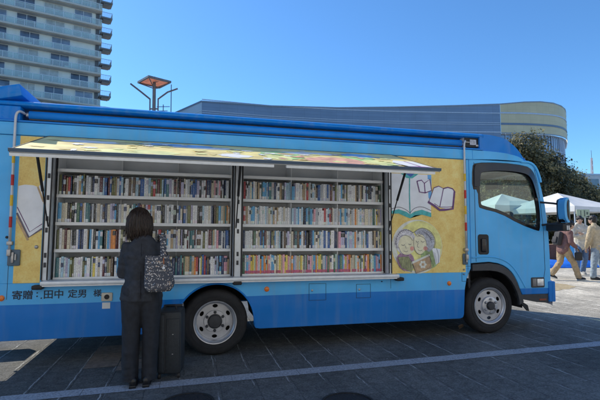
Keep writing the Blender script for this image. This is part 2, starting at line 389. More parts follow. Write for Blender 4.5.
# round covers set in the paving, nearest the viewer
m_iron = mat('cast_iron', (.03, .031, .034), .7, .3, .3, 30, .6, 70)
def cover(x, y, label):
    o = empty('manhole_cover', (x, y, 0)); tag(o, label, 'manhole cover', 'round covers in the paving')
    bm = new(); lathe(bm, [(.0, .004), (.17, .004), (.195, .0045)], (0, 0, 0), 'z', 40); obj('lid', bm, m_iron, o)
    bm = new(); lathe(bm, [(.20, .004), (.20, .011), (.216, .011), (.218, 0)], (0, 0, 0), 'z', 40); obj('rim', bm, m_iron, o)
cover(.965, -1.655, 'dark round cover in the paving at the bottom edge, right of the two')
cover(-.30, -1.30, 'dark round cover in the paving at the bottom edge, left one near the suitcase')

# ------------------------------------------------------------------ the library bus
BUS = empty('library_bus'); BUS.rotation_euler = (0, RAKE, 0)
tag(BUS, 'blue library bus with raised hatch, open shelves of books and mustard picture panels', 'library bus')
YS = -.03        # outer plane of the near side
XR, XB = -2.32, 3.315

def arc(cx, cz, r, a0, a1, n=20): return [(cx+r*math.cos(R(a0+(a1-a0)*k/n)), cz+r*math.sin(R(a0+(a1-a0)*k/n))) for k in range(n+1)]
# lower side panel with the rear wheel arch cut out
low = [(XR, .285), (-.5, .285), (-.46, .295)] + arc(-.005, .37, .435, 184, -2, 28) + [(.435, .32), (.45, .295), (.50, .285), (3.14, .285), (3.185, .30), (3.2, .34), (3.21, .5), (3.22, .66), (3.25, .80), (3.30, .90), (XB, .91), (XB, .83), (XR+0, .83)]
low = [p for p in low if True]
low = low[:-4]+[(3.315, .93), (2.24, .93), (2.24, .835), (-1.79, .835), (-1.79, .86), (XR, .86)]
side = plate('side_panel', low, [], YS, .01, P_TWO, BUS, .006)
# thin wheel-arch lip and inner arch liner
bm = new(); pts = arc(-.005, .37, .44, 186, -4, 36)
tube(bm, [(p[0], YS-.002, p[1]) for p in pts], .010, 8); obj('wheel_arch_lip', bm, P_DARK, BUS, 180)
bm = new()
for (y0, y1, a0, a1) in ((.01, .62, 178, 2),):
    pr = arc(-.005, .37, .46, a0, a1, 24)
    a = [bm.verts.new((p[0], y0, p[1])) for p in pr]; b = [bm.verts.new((p[0], y1, p[1])) for p in pr]
    for i in range(len(pr)-1): bm.faces.new((a[i], a[i+1], b[i+1], b[i]))
obj('wheel_arch_liner', bm, m_chassis, BUS, 180)
# side pillars either side of the opening, and the top rail
plate('side_panel', [(XR, .86), (-1.79, .86), (-1.79, 2.39), (XR, 2.39)], [], YS, .012, P_TWO, BUS, .003)
plate('side_panel', [(2.14, .93), (XB, .93), (XB, 2.39), (2.14, 2.39)], [], YS, .012, P_TWO, BUS, .003)
bm = new(); box(bm, XR, XB+.05, YS-.022, .03, 2.393, 2.525, .008); obj('top_rail', bm, P_LIGHT, BUS, 40)
bm = new(); box(bm, XR, XB+.22, YS-.03, .05, 2.527, 2.547, .004); obj('drip_rail', bm, P_ROOF, BUS, 40)
# recess of the awning, its back wall, upper lip and end block
bm = new(); box(bm, -2.10, 3.53, .11, .13, 2.548, 2.72); obj('awning_recess', bm, mat('recess_blue', (.01, .06, .2), .5), BUS)
prof = [(.0, 2.70), (-.03, 2.712), (-.036, 2.725), (-.03, 2.745), (.0, 2.762), (.05, 2.775), (.25, 2.80), (1.0, 2.83), (1.75, 2.80), (1.95, 2.775), (2.0, 2.745), (2.0, 2.70)]
def extrude_x(bm, prof, x0, x1, mi=0):
    a = [bm.verts.new((x0, p[0], p[1])) for p in prof]; b = [bm.verts.new((x1, p[0], p[1])) for p in prof]
    n = len(prof)
    for i in range(n): f = bm.faces.new((a[i], a[(i+1) % n], b[(i+1) % n], b[i])); f.material_index = mi
    bm.faces.new(a); bm.faces.new(b[::-1])
bm = new(); extrude_x(bm, prof, XR-.02, 3.56); obj('roof', bm, P_ROOF, BUS, 40)
bm = new(); box(bm, XR-.02, -2.06, YS, .14, 2.55, 2.70, .01); obj('roof_end_block', bm, P_ROOF, BUS, 40)
bm = new(); tube(bm, [(-1.99, .03, 2.622), (3.24, .03, 2.622)], .046, 20); aw = obj('awning_roller', bm, mat('roller_blue', (.008, .26, .80), .5, 0, .1, 4), BUS, 180)
for x in (-2.0, 3.25):
    bm = new(); tube(bm, [(x-.018, .03, 2.622), (x+.018, .03, 2.622)], .03, 14); obj('roller_bearing', bm, m_steel, aw, 40)
bm = new(); box(bm, -1.98, 3.2, -.005, .075, 2.565, 2.577); box(bm, -1.98, 3.2, .07, .082, 2.577, 2.69); obj('awning_bracket', bm, m_dark, BUS)
# small lamp set in the front end of the recess
lm = new(); box(lm, 3.285, 3.52, .0, .012, 2.57, 2.70, .003); lamp = obj('recess_lamp_housing', lm, m_black, BUS, 40)
bm = new(); box(bm, 3.36, 3.46, -.012, -.002, 2.60, 2.675, .004); obj('lamp_lens', bm, mat('pale_lamp', (.42, .46, .55), .2, 0, .3, 40), lamp, 40)
bm = new(); box(bm, 3.455, 3.50, -.008, -.001, 2.585, 2.61, .002); box(bm, 3.30, 3.36, -.006, 0, 2.632, 2.642); obj('lamp_bracket', bm, m_steel, lamp)
# raised cap over the rear end of the roof
bm = new()
mt = Matrix.Translation((-2.05, 0, 2.815)) @ Matrix.Rotation(R(-14), 4, 'Y')
box(bm, -1.3, .0, -.035, 1.98, 0.0, .13, .012, 0, mt); obj('rear_hatch', bm, P_ROOF, BUS, 40)
# far side, rear wall, floor
bm = new(); box(bm, XR, 3.3, 1.975, 2.0, .285, 2.70); obj('far_side_panel', bm, P_TWO, BUS)
bm = new(); box(bm, -2.10, 3.3, .42, 1.96, .78, .83); obj('floor', bm, m_chassis, BUS)
bm = new(); box(bm, XR+.005, XR+.03, .012, 1.974, .42, 2.70); obj('rear_wall', bm, P_LIGHT, BUS)
bm = new(); box(bm, 3.285, 3.31, .012, 1.974, .80, 2.70); obj('bulkhead', bm, m_grey_panel, BUS)
# unseen swung-open rear door, added to shade the ground at the lower left
bm = new(); box(bm, XR-1.35, XR-.02, YS, .02, .17, 2.6, .01); rd = obj('shading_rear_door', bm, P_TWO, BUS, 40)
bm = new(); box(bm, XR-.6, XR-.45, .02, .05, 1.2, 1.26, .01); obj('handle', bm, m_dark, rd)

# unseen step and hand rail, added to break up the sunlit ground patch
bm = new(); box(bm, XR-.34, XR-.004, .74, 1.14, .31, .35, .006); box(bm, XR-.30, XR-.004, .76, 1.12, .15, .18, .006); box(bm, XR-.33, XR-.004, .74, .76, .181, .309); box(bm, XR-.33, XR-.004, 1.12, 1.14, .181, .309); rs = obj('shading_rear_step', bm, m_steel, BUS, 40)
bm = new(); tube(bm, smooth_line([(XR-.02, .42, .42), (XR-.06, .42, 1.4), (XR-.30, .42, 1.3), (XR-.62, .42, .8), (XR-.64, .42, .05)], 1), .017, 8); obj('shading_hand_rail', bm, m_steel, rs, 180)
# --- picture panels
def mustard():
    m = bpy.data.materials.new('mustard_print'); m.use_nodes = True; t = m.node_tree; p = t.nodes['Principled BSDF']; L = t.links.new
    co = t.nodes.new('ShaderNodeTexCoord')
    n = t.nodes.new('ShaderNodeTexNoise'); n.inputs['Scale'].default_value = 9; n.inputs['Detail'].default_value = 8; n.inputs['Roughness'].default_value = .7; L(co.outputs['Object'], n.inputs['Vector'])
    n2 = t.nodes.new('ShaderNodeTexNoise'); n2.inputs['Scale'].default_value = 60; n2.inputs['Detail'].default_value = 3; L(co.outputs['Object'], n2.inputs['Vector'])
    a = t.nodes.new('ShaderNodeMath'); a.operation = 'MULTIPLY_ADD'; a.inputs[1].default_value = .45; L(n2.outputs['Fac'], a.inputs[0]); L(n.outputs['Fac'], a.inputs[2])
    r = t.nodes.new('ShaderNodeValToRGB'); e = r.color_ramp.elements
    e[0].position = .45; e[0].color = (.72, .47, .12, 1); e[1].position = 1.0; e[1].color = (.93, .82, .34, 1)
    q = e.new(.72); q.color = (.88, .65, .20, 1)
    L(a.outputs[0], r.inputs[0]); L(r.outputs[0], p.inputs['Base Color']); p.inputs['Roughness'].default_value = .45
    return m
m_must = mustard()
ink_w = mat('print_white', (.86, .89, .93), .5, 0, .06, 8); ink_p = mat('print_purple', (.16, .06, .2), .5, 0, .2, 20)
ink_t = mat('print_teal', (.08, .48, .48), .5, 0, .25, 20); ink_b = mat('print_blue', (.16, .46, .86), .5, 0, .2, 12)
ink_g = mat('print_grey', (.46, .48, .54), .5, 0, .3, 30); ink_y = mat('print_yellow', (.84, .78, .30), .5, 0, .25, 14)
ink_f = mat('print_skin', (.84, .80, .56), .5, 0, .12, 20); ink_r = mat('print_red', (.80, .36, .30), .5, 0, .2, 40)
ink_gr = mat('print_green', (.38, .52, .22), .5, 0, .3, 20); ink_br = mat('print_brown', (.55, .38, .22), .5, 0, .25, 20)
ink_k = mat('print_dark', (.15, .13, .17), .5, 0, .2, 20); ink_lv = mat('print_lavender', (.74, .73, .78), .5, 0, .3, 30)
ink_pale = mat('print_pale', (.78, .80, .72), .5, 0, .15, 14)
Yp = YS-.004
lp = plate('picture_panel', [(-2.045, .862), (-1.80, .862), (-1.80, 2.385), (-2.045, 2.385)], [], Yp, YS-.0005, m_must, BUS)
rp = plate('picture_panel', [(2.165, .885), (3.235, .885), (3.235, 2.385), (2.165, 2.385)], [], Yp, YS-.0005, m_must, BUS)
tag(lp, 'narrow mustard panel with an open white book behind the hatch opening'); tag(rp, 'wide mustard panel with printed books and two reading faces')
# S(u,v) helper values were measured on the side plane in metres
bm = new()                                    # left panel: open book
flat(bm, [(-2.04, 1.86), (-1.98, 1.875), (-1.90, 1.87), (-1.862, 1.855), (-1.802, 1.70), (-1.802, 1.42), (-1.92, 1.33), (-2.04, 1.58)], Yp-.002, 0)
flat(bm, [(-1.852, 1.86), (-1.802, 1.93), (-1.802, 1.73)], Yp-.002, 0)
stroke(bm, [(-2.04, 1.58), (-1.92, 1.33), (-1.802, 1.42)], .018, Yp-.004, 1)
stroke(bm, [(-2.04, 1.64), (-1.915, 1.385), (-1.802, 1.47)], .008, Yp-.004, 2)
stroke(bm, [(-2.04, 1.53), (-1.925, 1.30)], .02, Yp-.0045, 3)
stroke(bm, [(-1.862, 1.855), (-1.802, 1.70)], .014, Yp-.004, 3)
obj('printed_book', bm, [ink_w, ink_k, ink_p, ink_br], lp)
def quadmap(px0, px1, z0, z1, W, H):
    return lambda u, v: (px0+(px1-px0)*u/W, z1-(z1-z0)*v/H)
# right panel: large book with its top under the hatch, mapped from measured corners
q = quadmap(2.165, 2.78, 1.56, 2.16, 1, 1)
bm = new()
flat(bm, [(2.167, 2.16), (2.73, 2.16), (2.735, 1.66), (2.60, 1.70), (2.50, 1.68), (2.43, 1.635), (2.38, 1.67), (2.27, 1.70), (2.167, 1.675)], Yp-.002, 0)
flat(bm, [(2.69, 2.16), (2.745, 2.16), (2.745, 1.80), (2.70, 1.86)], Yp-.0035, 3)
flat(bm, [(2.167, 1.675), (2.27, 1.70), (2.38, 1.668), (2.43, 1.635), (2.50, 1.675), (2.60, 1.70), (2.735, 1.66), (2.735, 1.605), (2.60, 1.635), (2.50, 1.625), (2.43, 1.585), (2.37, 1.605), (2.27, 1.645), (2.167, 1.64)], Yp-.004, 1)
stroke(bm, [(2.43, 2.15), (2.425, 1.9), (2.43, 1.64)], .016, Yp-.004, 1)
stroke(bm, smooth_line([(2.167, 1.70), (2.27, 1.735), (2.37, 1.70), (2.43, 1.655)]), .007, Yp-.0045, 2)
stroke(bm, smooth_line([(2.43, 1.655), (2.49, 1.72), (2.60, 1.745), (2.735, 1.69)]), .007, Yp-.0045, 2)
flat(bm, [(2.30, 2.165), (2.56, 2.165), (2.47, 2.105), (2.39, 2.105)], Yp-.0045, 1); flat(bm, [(2.37, 2.166), (2.50, 2.166), (2.445, 2.12)], Yp-.006, 4)
obj('printed_book', bm, [ink_w, ink_t, ink_k, ink_b, mat('print_royal', (.05, .13, .45), .5)], rp)
bm = new()                                    # tiny book
flat(bm, [(2.535, 2.07), (2.60, 2.09), (2.63, 2.05), (2.68, 2.10), (2.72, 2.10), (2.745, 1.955), (2.66, 1.925), (2.57, 1.93)], Yp-.0055, 0)
for s in ([(2.535, 2.07), (2.57, 1.93), (2.65, 1.92), (2.745, 1.955), (2.72, 2.10), (2.64, 2.045), (2.60, 2.085), (2.535, 2.07)], [(2.64, 2.045), (2.65, 1.92)]): stroke(bm, s, .014, Yp-.007, 1)
obj('printed_book', bm, [ink_w, ink_p], rp)
bm = new()                                    # tilted book on the right
flat(bm, [(2.78, 1.99), (2.85, 2.015), (2.915, 1.985), (2.985, 2.0), (3.055, 1.985), (3.085, 1.955), (3.06, 1.75), (2.98, 1.715), (2.855, 1.735), (2.70, 1.80)], Yp-.0055, 0)
for s, wd in (([(2.70, 1.80), (2.78, 1.99)], .008), ([(2.78, 1.99), (2.85, 2.015), (2.92, 1.985), (2.86, 1.74)], .012), ([(2.92, 1.985), (2.985, 2.003), (3.055, 1.987), (3.085, 1.955)], .016), ([(3.085, 1.955), (3.055, 1.72), (2.94, 1.705), (2.86, 1.70), (2.79, 1.75), (2.69, 1.805)], .028), ([(3.06, 1.75), (2.97, 1.74), (2.86, 1.74), (2.78, 1.785)], .008)): stroke(bm, s, wd, Yp-.0075, 1)
obj('printed_book', bm, [ink_w, ink_p], rp)
# round picture: two heads over a book
bm = new(); CX, CZ = 2.53, 1.225
flat(bm, ell(CX, CZ, .36, .345, 48), Yp-.002, 0)                                   # pale rim
flat(bm, ell(CX+.03, CZ+.005, .325, .325, 48), Yp-.0032, 1)                        # yellow sun
obj('printed_picture', bm, [ink_pale, ink_y], rp)
bm = new(); y1 = Yp-.0045
flat(bm, smooth_poly([(2.62, 1.30), (2.70, 1.28), (2.80, 1.20), (2.84, 1.0), (2.72, .93), (2.55, .93), (2.58, 1.15)]), y1, 3)        # green jumper
flat(bm, [(2.735, 1.21), (2.86, 1.19), (2.845, 1.02), (2.79, .99)], y1-.001, 4)                                              # white collar flash
flat(bm, smooth_poly([(2.22, 1.10), (2.34, 1.17), (2.47, 1.12), (2.50, .96), (2.40, .90), (2.27, .95)]), y1, 2)                 # purple jumper
flat(bm, ell(2.36, 1.285, .155, .165, 32, rot=20), y1-.0012, 5)                    # grey-lavender hair
flat(bm, ell(2.375, 1.245, .115, .125, 32), y1-.0024, 0)                           # face
flat(bm, smooth_poly([(2.47, 1.40), (2.58, 1.47), (2.72, 1.42), (2.79, 1.30), (2.74, 1.17), (2.66, 1.15), (2.64, 1.28), (2.55, 1.36)]), y1-.0036, 1)   # grey hair
flat(bm, smooth_poly([(2.475, 1.36), (2.58, 1.40), (2.655, 1.31), (2.66, 1.19), (2.56, 1.11), (2.48, 1.17)]), y1-.0048, 0)      # face
flat(bm, ell(2.64, 1.20, .030, .027, 20), y1-.006, 6); flat(bm, ell(2.448, 1.20, .026, .027, 20), y1-.006, 6)             # cheeks
flat(bm, [(2.44, 1.02), (2.70, 1.115), (2.73, .95), (2.50, .885)], y1-.006, 7)     # brown book
flat(bm, [(2.44, 1.03), (2.70, 1.13), (2.70, 1.105), (2.44, 1.0)], y1-.0072, 8)
flat(bm, [(2.25, 1.09), (2.40, 1.10), (2.47, .97), (2.44, .90), (2.30, .96)], y1-.006, 9)
for a in range(6): flat(bm, ell(2.60+.035*math.cos(a*1.047), .995+.035*math.sin(a*1.047), .018, .018, 10), y1-.0075, 8)
def ln(p, wd=.008): stroke(bm, smooth_line(p, 2), wd*.75, y1-.009, 10)
ln([(2.24, 1.20), (2.215, 1.30), (2.28, 1.42), (2.38, 1.445), (2.47, 1.40)]); ln([(2.26, 1.33), (2.33, 1.38), (2.42, 1.35), (2.46, 1.30)], .006)
ln([(2.47, 1.40), (2.58, 1.475), (2.72, 1.43), (2.795, 1.30), (2.76, 1.20)]); ln([(2.54, 1.37), (2.64, 1.33), (2.66, 1.24)], .006); ln([(2.60, 1.42), (2.70, 1.37), (2.735, 1.27)], .005)
ln([(2.505, 1.30), (2.52, 1.275), (2.545, 1.29)], .007); ln([(2.575, 1.30), (2.60, 1.275), (2.625, 1.29)], .007); ln([(2.535, 1.27), (2.52, 1.22), (2.545, 1.215)], .006); ln([(2.53, 1.185), (2.56, 1.165), (2.59, 1.18)], .006)
ln([(2.30, 1.25), (2.325, 1.235), (2.345, 1.25)], .007); ln([(2.40, 1.26), (2.42, 1.245), (2.44, 1.26)], .007); ln([(2.36, 1.235), (2.355, 1.205), (2.375, 1.205)], .005); ln([(2.33, 1.17), (2.36, 1.155), (2.39, 1.17)], .006)
ln([(2.475, 1.34), (2.47, 1.20), (2.54, 1.115), (2.62, 1.13)], .006); ln([(2.26, 1.22), (2.30, 1.13), (2.40, 1.11)], .006)
ln([(2.25, 1.09), (2.40, 1.10), (2.46, 1.0), (2.50, .885)], .006); ln([(2.70, 1.115), (2.73, .95), (2.50, .885)], .006); ln([(2.66, 1.14), (2.72, 1.05), (2.76, .96)], .005)
ln([(2.80, 1.20), (2.835, 1.10), (2.82, 1.0)], .006); ln([(2.22, 1.10), (2.25, .98), (2.34, .91)], .006)
rl = random.Random(8)
for k in range(13):
    a = R(30+k*13); ln([(2.36+.115*math.cos(a), 1.285+.12*math.sin(a)), (2.36+.135*math.cos(a+.15), 1.285+.145*math.sin(a+.15)), (2.36+.15*math.cos(a+.05), 1.285+.165*math.sin(a+.05))], .0045)
for k in range(12):
    a = R(5+k*12); ln([(2.62+.085*math.cos(a), 1.29+.09*math.sin(a)), (2.62+.125*math.cos(a+.2), 1.29+.125*math.sin(a+.2)), (2.62+.15*math.cos(a+.05), 1.29+.15*math.sin(a+.05))], .0045)
for k in range(9):
    x0 = 2.63+.018*k; ln([(x0, 1.24-.012*k), (x0+.02, 1.12-.01*k), (x0+.012, 1.0)], .004)
for k in range(7):
    x0 = 2.26+.025*k; ln([(x0, 1.07), (x0+.015, 1.0), (x0+.01, .95)], .004)
obj('printed_faces', bm, [ink_f, ink_g, mat('print_plum', (.40, .24, .36), .5, 0, .3, 30), ink_gr, ink_w, ink_lv, ink_r, ink_br, ink_pale, mat('print_olive', (.34, .36, .18), .5, 0, .3, 30), ink_k], rp)

# --- lettering under the opening
def text_mesh(s, size):
    cu = bpy.data.curves.new('t', 'FONT'); cu.body = s; cu.size = size; cu.extrude = .0012; cu.resolution_u = 3; cu.offset = .0012
    o = bpy.data.objects.new('t', cu); COL.objects.link(o); dg = bpy.context.evaluated_depsgraph_get()
    me = bpy.data.meshes.new_from_object(o.evaluated_get(dg)); bpy.data.objects.remove(o); bpy.data.curves.remove(cu); me.materials.clear()
    me.transform(Matrix.Rotation(R(90), 4, 'X')); return me
for s, x0, x1 in (('寄贈', -2.045, -1.86), (':', -1.825, -1.80), ('.', -1.785, -1.76), ('田中', -1.755, -1.575), ('定男', -1.53, -1.355), ('様', -1.285, -1.205)):
    me = text_mesh(s, .1)
    xs = [v.co.x for v in me.vertices]; zs = [v.co.z for v in me.vertices]
    k = (x1-x0)/(max(xs)-min(xs)) if s not in ':.' else 1
    z0 = .7
    zc = (max(zs)+min(zs))/2
    if s in ':.': me.transform(Matrix.Translation((x0-min(xs), YS-.0025, z0+(0 if s == '.' else .02))))
    else: me.transform(Matrix.Translation((x0, YS-.0025, z0+.043)) @ Matrix.Diagonal((k, 1, k*.98, 1)) @ Matrix.Translation((-min(xs), 0, -zc)))
    obj('lettering', me, m_letter, BUS)

# --- hatch (upward opening flap) with printed outer face
hz, hy = 2.392, -.055; oy, oz = -1.09, 2.062
hx0, hx1 = -1.775, 2.16; ox0, ox1 = -1.765, 2.215
HT = .03
d = Vector((0, oy-hy, oz-hz)); ln_ = d.length; d.normalize(); nrm = Vector((0, d.z, -d.y))  # upward normal
if nrm.z < 0: nrm = -nrm
def hp(s, tt, k=0.0):
    """point on the hatch: s 0..1 along the bus, tt 0..1 hinge to edge, k above the outer face"""
    x = (hx0+(hx1-hx0)*s)*(1-tt)+(ox0+(ox1-ox0)*s)*tt
    return Vector((x, hy, hz))+d*ln_*tt+nrm*k
def hbox(bm, s0, s1, t0, t1, k0, k1, mi=0):
    v = [bm.verts.new(hp(s, t_, k)) for s in (s0, s1) for t_ in (t0, t1) for k in (k0, k1)]
    for qd in ((0, 1, 3, 2), (4, 6, 7, 5), (0, 4, 5, 1), (2, 3, 7, 6), (0, 2, 6, 4), (1, 5, 7, 3)): bm.faces.new([v[i] for i in qd]).material_index = mi
bm = new(); hbox(bm, 0, 1, .0, .988, -.026, -.002); hatch = obj('hatch', bm, mat('hatch_board', (.50, .52, .53), .6, 0, .05, 3), BUS)
tag(hatch, 'raised hatch with bright storybook print on its outer face')
def sheet(bm, pts, k, mi):
    f = bm.faces.new([bm.verts.new(hp(a, b, k)) for a, b in pts]); f.material_index = mi
    bmesh.ops.triangulate(bm, faces=[f])
cols = [mat('hatch_mustard', (.88, .70, .28), .5, 0, .25, 5), mat('hatch_white', (.85, .85, .82), .5, 0, .08, 6), mat('hatch_blue', (.28, .50, .80), .5, 0, .3, 5), mat('hatch_green', (.40, .62, .24), .5, 0, .35, 7), mat('hatch_coral', (.78, .42, .28), .5, 0, .3, 9), mat('hatch_lime', (.80, .82, .34), .5, 0, .25, 6), mat('hatch_purple', (.30, .10, .28), .5), mat('hatch_ink', (.22, .21, .28), .5)]
bm = new(); sheet(bm, [(0, .0), (1, .0), (1, .985), (0, .985)], .000, 0)
rr = random.Random(3)
def blob(cx, ct, rx, rt, k, mi, jag=.18):
    pts = []
    for i in range(26):
        a = 2*math.pi*i/26; j = 1+rr.uniform(-jag, jag)
        pts.append((min(.998, max(.002, cx+rx*math.cos(a)*j)), min(.98, max(.004, ct+rt*math.sin(a)*j))))
    sheet(bm, smooth_poly(pts, 1), k, mi)
kk_ = .002
for a in ((.12, .28, .07, .1, 1), (.24, .80, .09, .14, 5), (.40, .28, .09, .1, 1), (.33, .20, .10, .1, 2), (.47, .74, .04, .12, 1), (.60, .55, .06, .28, 3), (.585, .68, .035, .2, 5), (.74, .72, .09, .2, 4), (.70, .30, .08, .1, 1), (.83, .45, .045, .22, 3), (.865, .74, .05, .18, 5), (.86, .25, .06, .15, 2)):
    blob(a[0], a[1], a[2], a[3], kk_, a[4]); kk_ += .00012
for _ in range(70):
    sx_ = rr.uniform(.03, .97); tt_ = rr.uniform(.1, .94)
    blob(sx_, tt_, rr.uniform(.006, .022), rr.uniform(.02, .05), kk_, rr.choice([0, 0, 1, 1, 5, 5, 3, 4, 1, 0] if sx_ > .5 else [0, 0, 1, 1, 5, 5, 1, 0]), .4); kk_ += .00006
sheet(bm, [(.90, .72), (.925, .56), (.955, .60), (.985, .58), (.985, .95), (.952, .92), (.915, .95)], .0115, 1); sheet(bm, [(.951, .60), (.955, .60), (.955, .93), (.949, .93)], .0125, 6); sheet(bm, [(.915, .955), (.952, .925), (.985, .955), (.985, .97), (.915, .975)], .0128, 6)
obj('printed_artwork', bm, cols, hatch)
bm = new(); hbox(bm, -.002, 1.002, .984, 1.0, -.016, .0135); obj('edge_strip', bm, mat('edge_blue_grey', (.06, .10, .16), .35, .2, .1, 9), hatch)
for s0, s1 in ((.0, .555), (.585, .985)):
    bm = new(); hbox(bm, s0, s1, .955, 1.002, -.052, -.0265); obj('grip_rail', bm, m_alu, hatch)
for sa in (-.002, 1.0):
    bm = new(); hbox(bm, sa, sa+.002, .0, .98, -.03, .004); obj('end_trim', bm, m_dark, hatch)
bm = new(); hbox(bm, .31, .375, .93, .953, -.036, -.0275); obj('green_tape', bm, mat('green_tape', (.32, .55, .10), .5), hatch)
bm = new(); tube(bm, [(hx0, -.055, 2.385), (hx1, -.055, 2.385)], .012, 8); obj('hinge', bm, m_dark, BUS, 60)
# gas struts from the hatch to the jambs
for x0, x1 in ((-1.735, -1.745), (.19, .205), (2.12, 2.128)):
    a = Vector((x0, hp(0, .5, -.03).y, hp(0, .5, -.03).z)); b = Vector((x1, -.025, 1.42)); mid = a.lerp(b, .52)
    bm = new(); tube(bm, [a, mid], .014, 10); tube(bm, [mid, b], .007, 8); obj('gas_strut', bm, m_black, BUS, 60)

# --- opening: frames, shelves
bays = ((-1.715, .165), (.29, 2.112))
def jamb(x0, x1, name='jamb'):
    bm = new(); box(bm, x0, x1, -.045, .10, .885, 2.385, .004); j = obj(name, bm, m_alu, BUS, 40)
    for z in (1.02, 1.12, 1.38, 1.5, 1.72, 1.95):
        bm = new(); box(bm, (x0+x1)/2-.012, (x0+x1)/2+.012, -.053, -.0455, z, z+.05, .003); obj('latch_plate', bm, m_dark, j, 40)
    for xa, xb in ((x0-.002, x0+.012), (x1-.012, x1+.002)):
        bm = new(); box(bm, xa, xb, -.05, -.0455, .89, 2.38); obj('rubber_seal', bm, m_black, j)
jamb(-1.788, -1.725); jamb(.18, .275); jamb(2.122, 2.165)
bm = new(); box(bm, -1.77, 2.225, -.135, .10, .845, .884, .008); box(bm, -1.77, 2.225, -.12, -.10, .83, .8445); sill = obj('sill', bm, m_alu, BUS, 40)
for x in (-1.80, .225, 2.245):
    bm = new(); box(bm, x-.05, x+.05, -.125, -.035, .80, .844, .012); obj('rubber_bumper', bm, m_black, sill, 40)
bm = new(); box(bm, -1.725, 2.122, .395, .41, .83, 2.60); box(bm, -1.725, 2.122, .101, .41, 2.40, 2.42); obj('shelf_back', bm, m_grey_panel, BUS)
SHELF_Z = (2.065, 1.785, 1.485, 1.195, .895)
for x0, x1 in bays:
    for i, z in enumerate(SHELF_Z):
        bm = new(); box(bm, x0+.003, x1-.003, .085, .393, z-.022, z, .002); box(bm, x0+.003, x1-.003, .0795, .0845, z-.026, z+.008, .001); obj('shelf_board', bm, m_white_metal, BUS)
    for k in (0, 1, 2, 3):
        xx = x0+(x1-x0)*k/3
        bm = new(); t0 = .009 if k in (0, 3) else .006
        if k == 0: xx += .006
        if k == 3: xx -= .006
        for za, zb in zip(SHELF_Z[1:]+(2.065,), SHELF_Z[:1]+()) if False else [(SHELF_Z[i+1]+.0005, SHELF_Z[i]-.0225) for i in range(4)]+[(2.066, 2.399)]:
            box(bm, xx-t0/2, xx+t0/2, .10 if k in (0, 3) else (.27 if x0 < 0 else .13), .392, za, zb)
        obj('shelf_divider', bm, m_white_metal, BUS)
    for xa in (x0-.008, x1-.004):
        bm = new(); box(bm, xa, xa+.012, .06, .078, .89, 2.38); obj('opening_seal', bm, m_black, BUS)

for x in (-2.255, -2.095, 2.152, 3.27):
    bm = new(); box(bm, x, x+.004, YS-.0015, YS-.0005, .70, 2.385); obj('panel_seam', bm, m_letter, BUS)
# --- small things on the side
def disc(name, x, z, r, m, parent=BUS, y=YS, dpt=.02):
    bm = new(); rg = lathe(bm, [(r*1.15, y), (r*1.15, y-.006), (r, y-.008), (r*.9, y-dpt*.8), (r*.5, y-dpt), (.001, y-dpt*1.05)], (x, 0, z), 'y', 24); return obj(name, bm, m, parent, 40)
for x, z in ((-2.14, .715), (.575, .735), (2.985, .745)): disc('marker_lamp', x, z, .026, m_orange)
def hatchlid(x0, x1, z0, z1):
    # shadow-gap outline made of four thin bars, and a round lock
    bm = new(); g = .004
    for a in ((x0, x1, z0, z0+g), (x0, x1, z1-g, z1), (x0, x0+g, z0+g, z1-g), (x1-g, x1, z0+g, z1-g)): box(bm, a[0], a[1], YS-.0025, YS-.0005, a[2], a[3])
    o = obj('access_lid', bm, m_letter, BUS)
    bm = new(); lathe(bm, [(.013, YS), (.013, YS-.008), (.009, YS-.011), (.001, YS-.011)], (x0+.04, 0, (z0+z1)/2+.02), 'y', 16); obj('lid_lock', bm, m_steel, o, 40)
hatchlid(1.085, 1.30, .585, .785); hatchlid(1.69, 1.88, .595, .765); hatchlid(3.12, 3.26, .76, .96) if False else None
bm = new(); box(bm, -1.205, -1.095, YS-.014, YS, .655, .745, .012); fc = obj('filler_socket', bm, mat('cream_plastic', (.62, .58, .48), .5), BUS, 40)
bm = new(); lathe(bm, [(.026, YS-.0145), (.026, YS-.018), (.02, YS-.0185), (.001, YS-.016)], (-1.15, 0, .70), 'y', 18); obj('socket_hole', bm, m_black, fc, 40)
bm = new(); box(bm, -1.195, -1.115, YS-.004, YS, .575, .64, .002); obj('white_sticker', bm, m_white, BUS)
disc('small_lock', 2.03, .79, .006, m_dark)
bm = new(); box(bm, 3.175, 3.315, YS-.0025, YS-.0005, .765, .769); box(bm, 3.175, 3.179, YS-.0025, YS-.0005, .769, .965); box(bm, 3.179, 3.315, YS-.0025, YS-.0005, .961, .965); obj('access_lid', bm, m_letter, BUS)
for z in (.86, .92): disc('lid_screw', 3.205, z, .010, m_steel, y=Yp)
disc('panel_lock', -1.845, 1.23, .016, m_steel, y=Yp); disc('panel_lock', -2.12, 1.33, .012, m_dark)
bm = new(); box(bm, -2.10, -1.985, YS-.03, YS, 1.04, 1.205, .012); lt = obj('lever_box', bm, mat('lever_grey_blue', (.10, .15, .2), .5), BUS, 40)
bm = new(); box(bm, -2.06, -2.035, YS-.05, YS-.031, 1.07, 1.18, .006); tube(bm, [(-2.02, YS-.045, 1.10), (-2.02, YS-.045, 1.16)], .009); obj('lever', bm, m_steel, lt, 40)
bm = new(); box(bm, 3.185, 3.255, YS-.03, YS-.0045, .985, 1.13, .012); lt = obj('lever_box', bm, mat('lever_grey_blue', (.10, .15, .2), .5), BUS, 40)
bm = new(); tube(bm, [(3.225, YS-.045, 1.02), (3.225, YS-.045, 1.10)], .012); obj('lever', bm, m_steel, lt, 40)
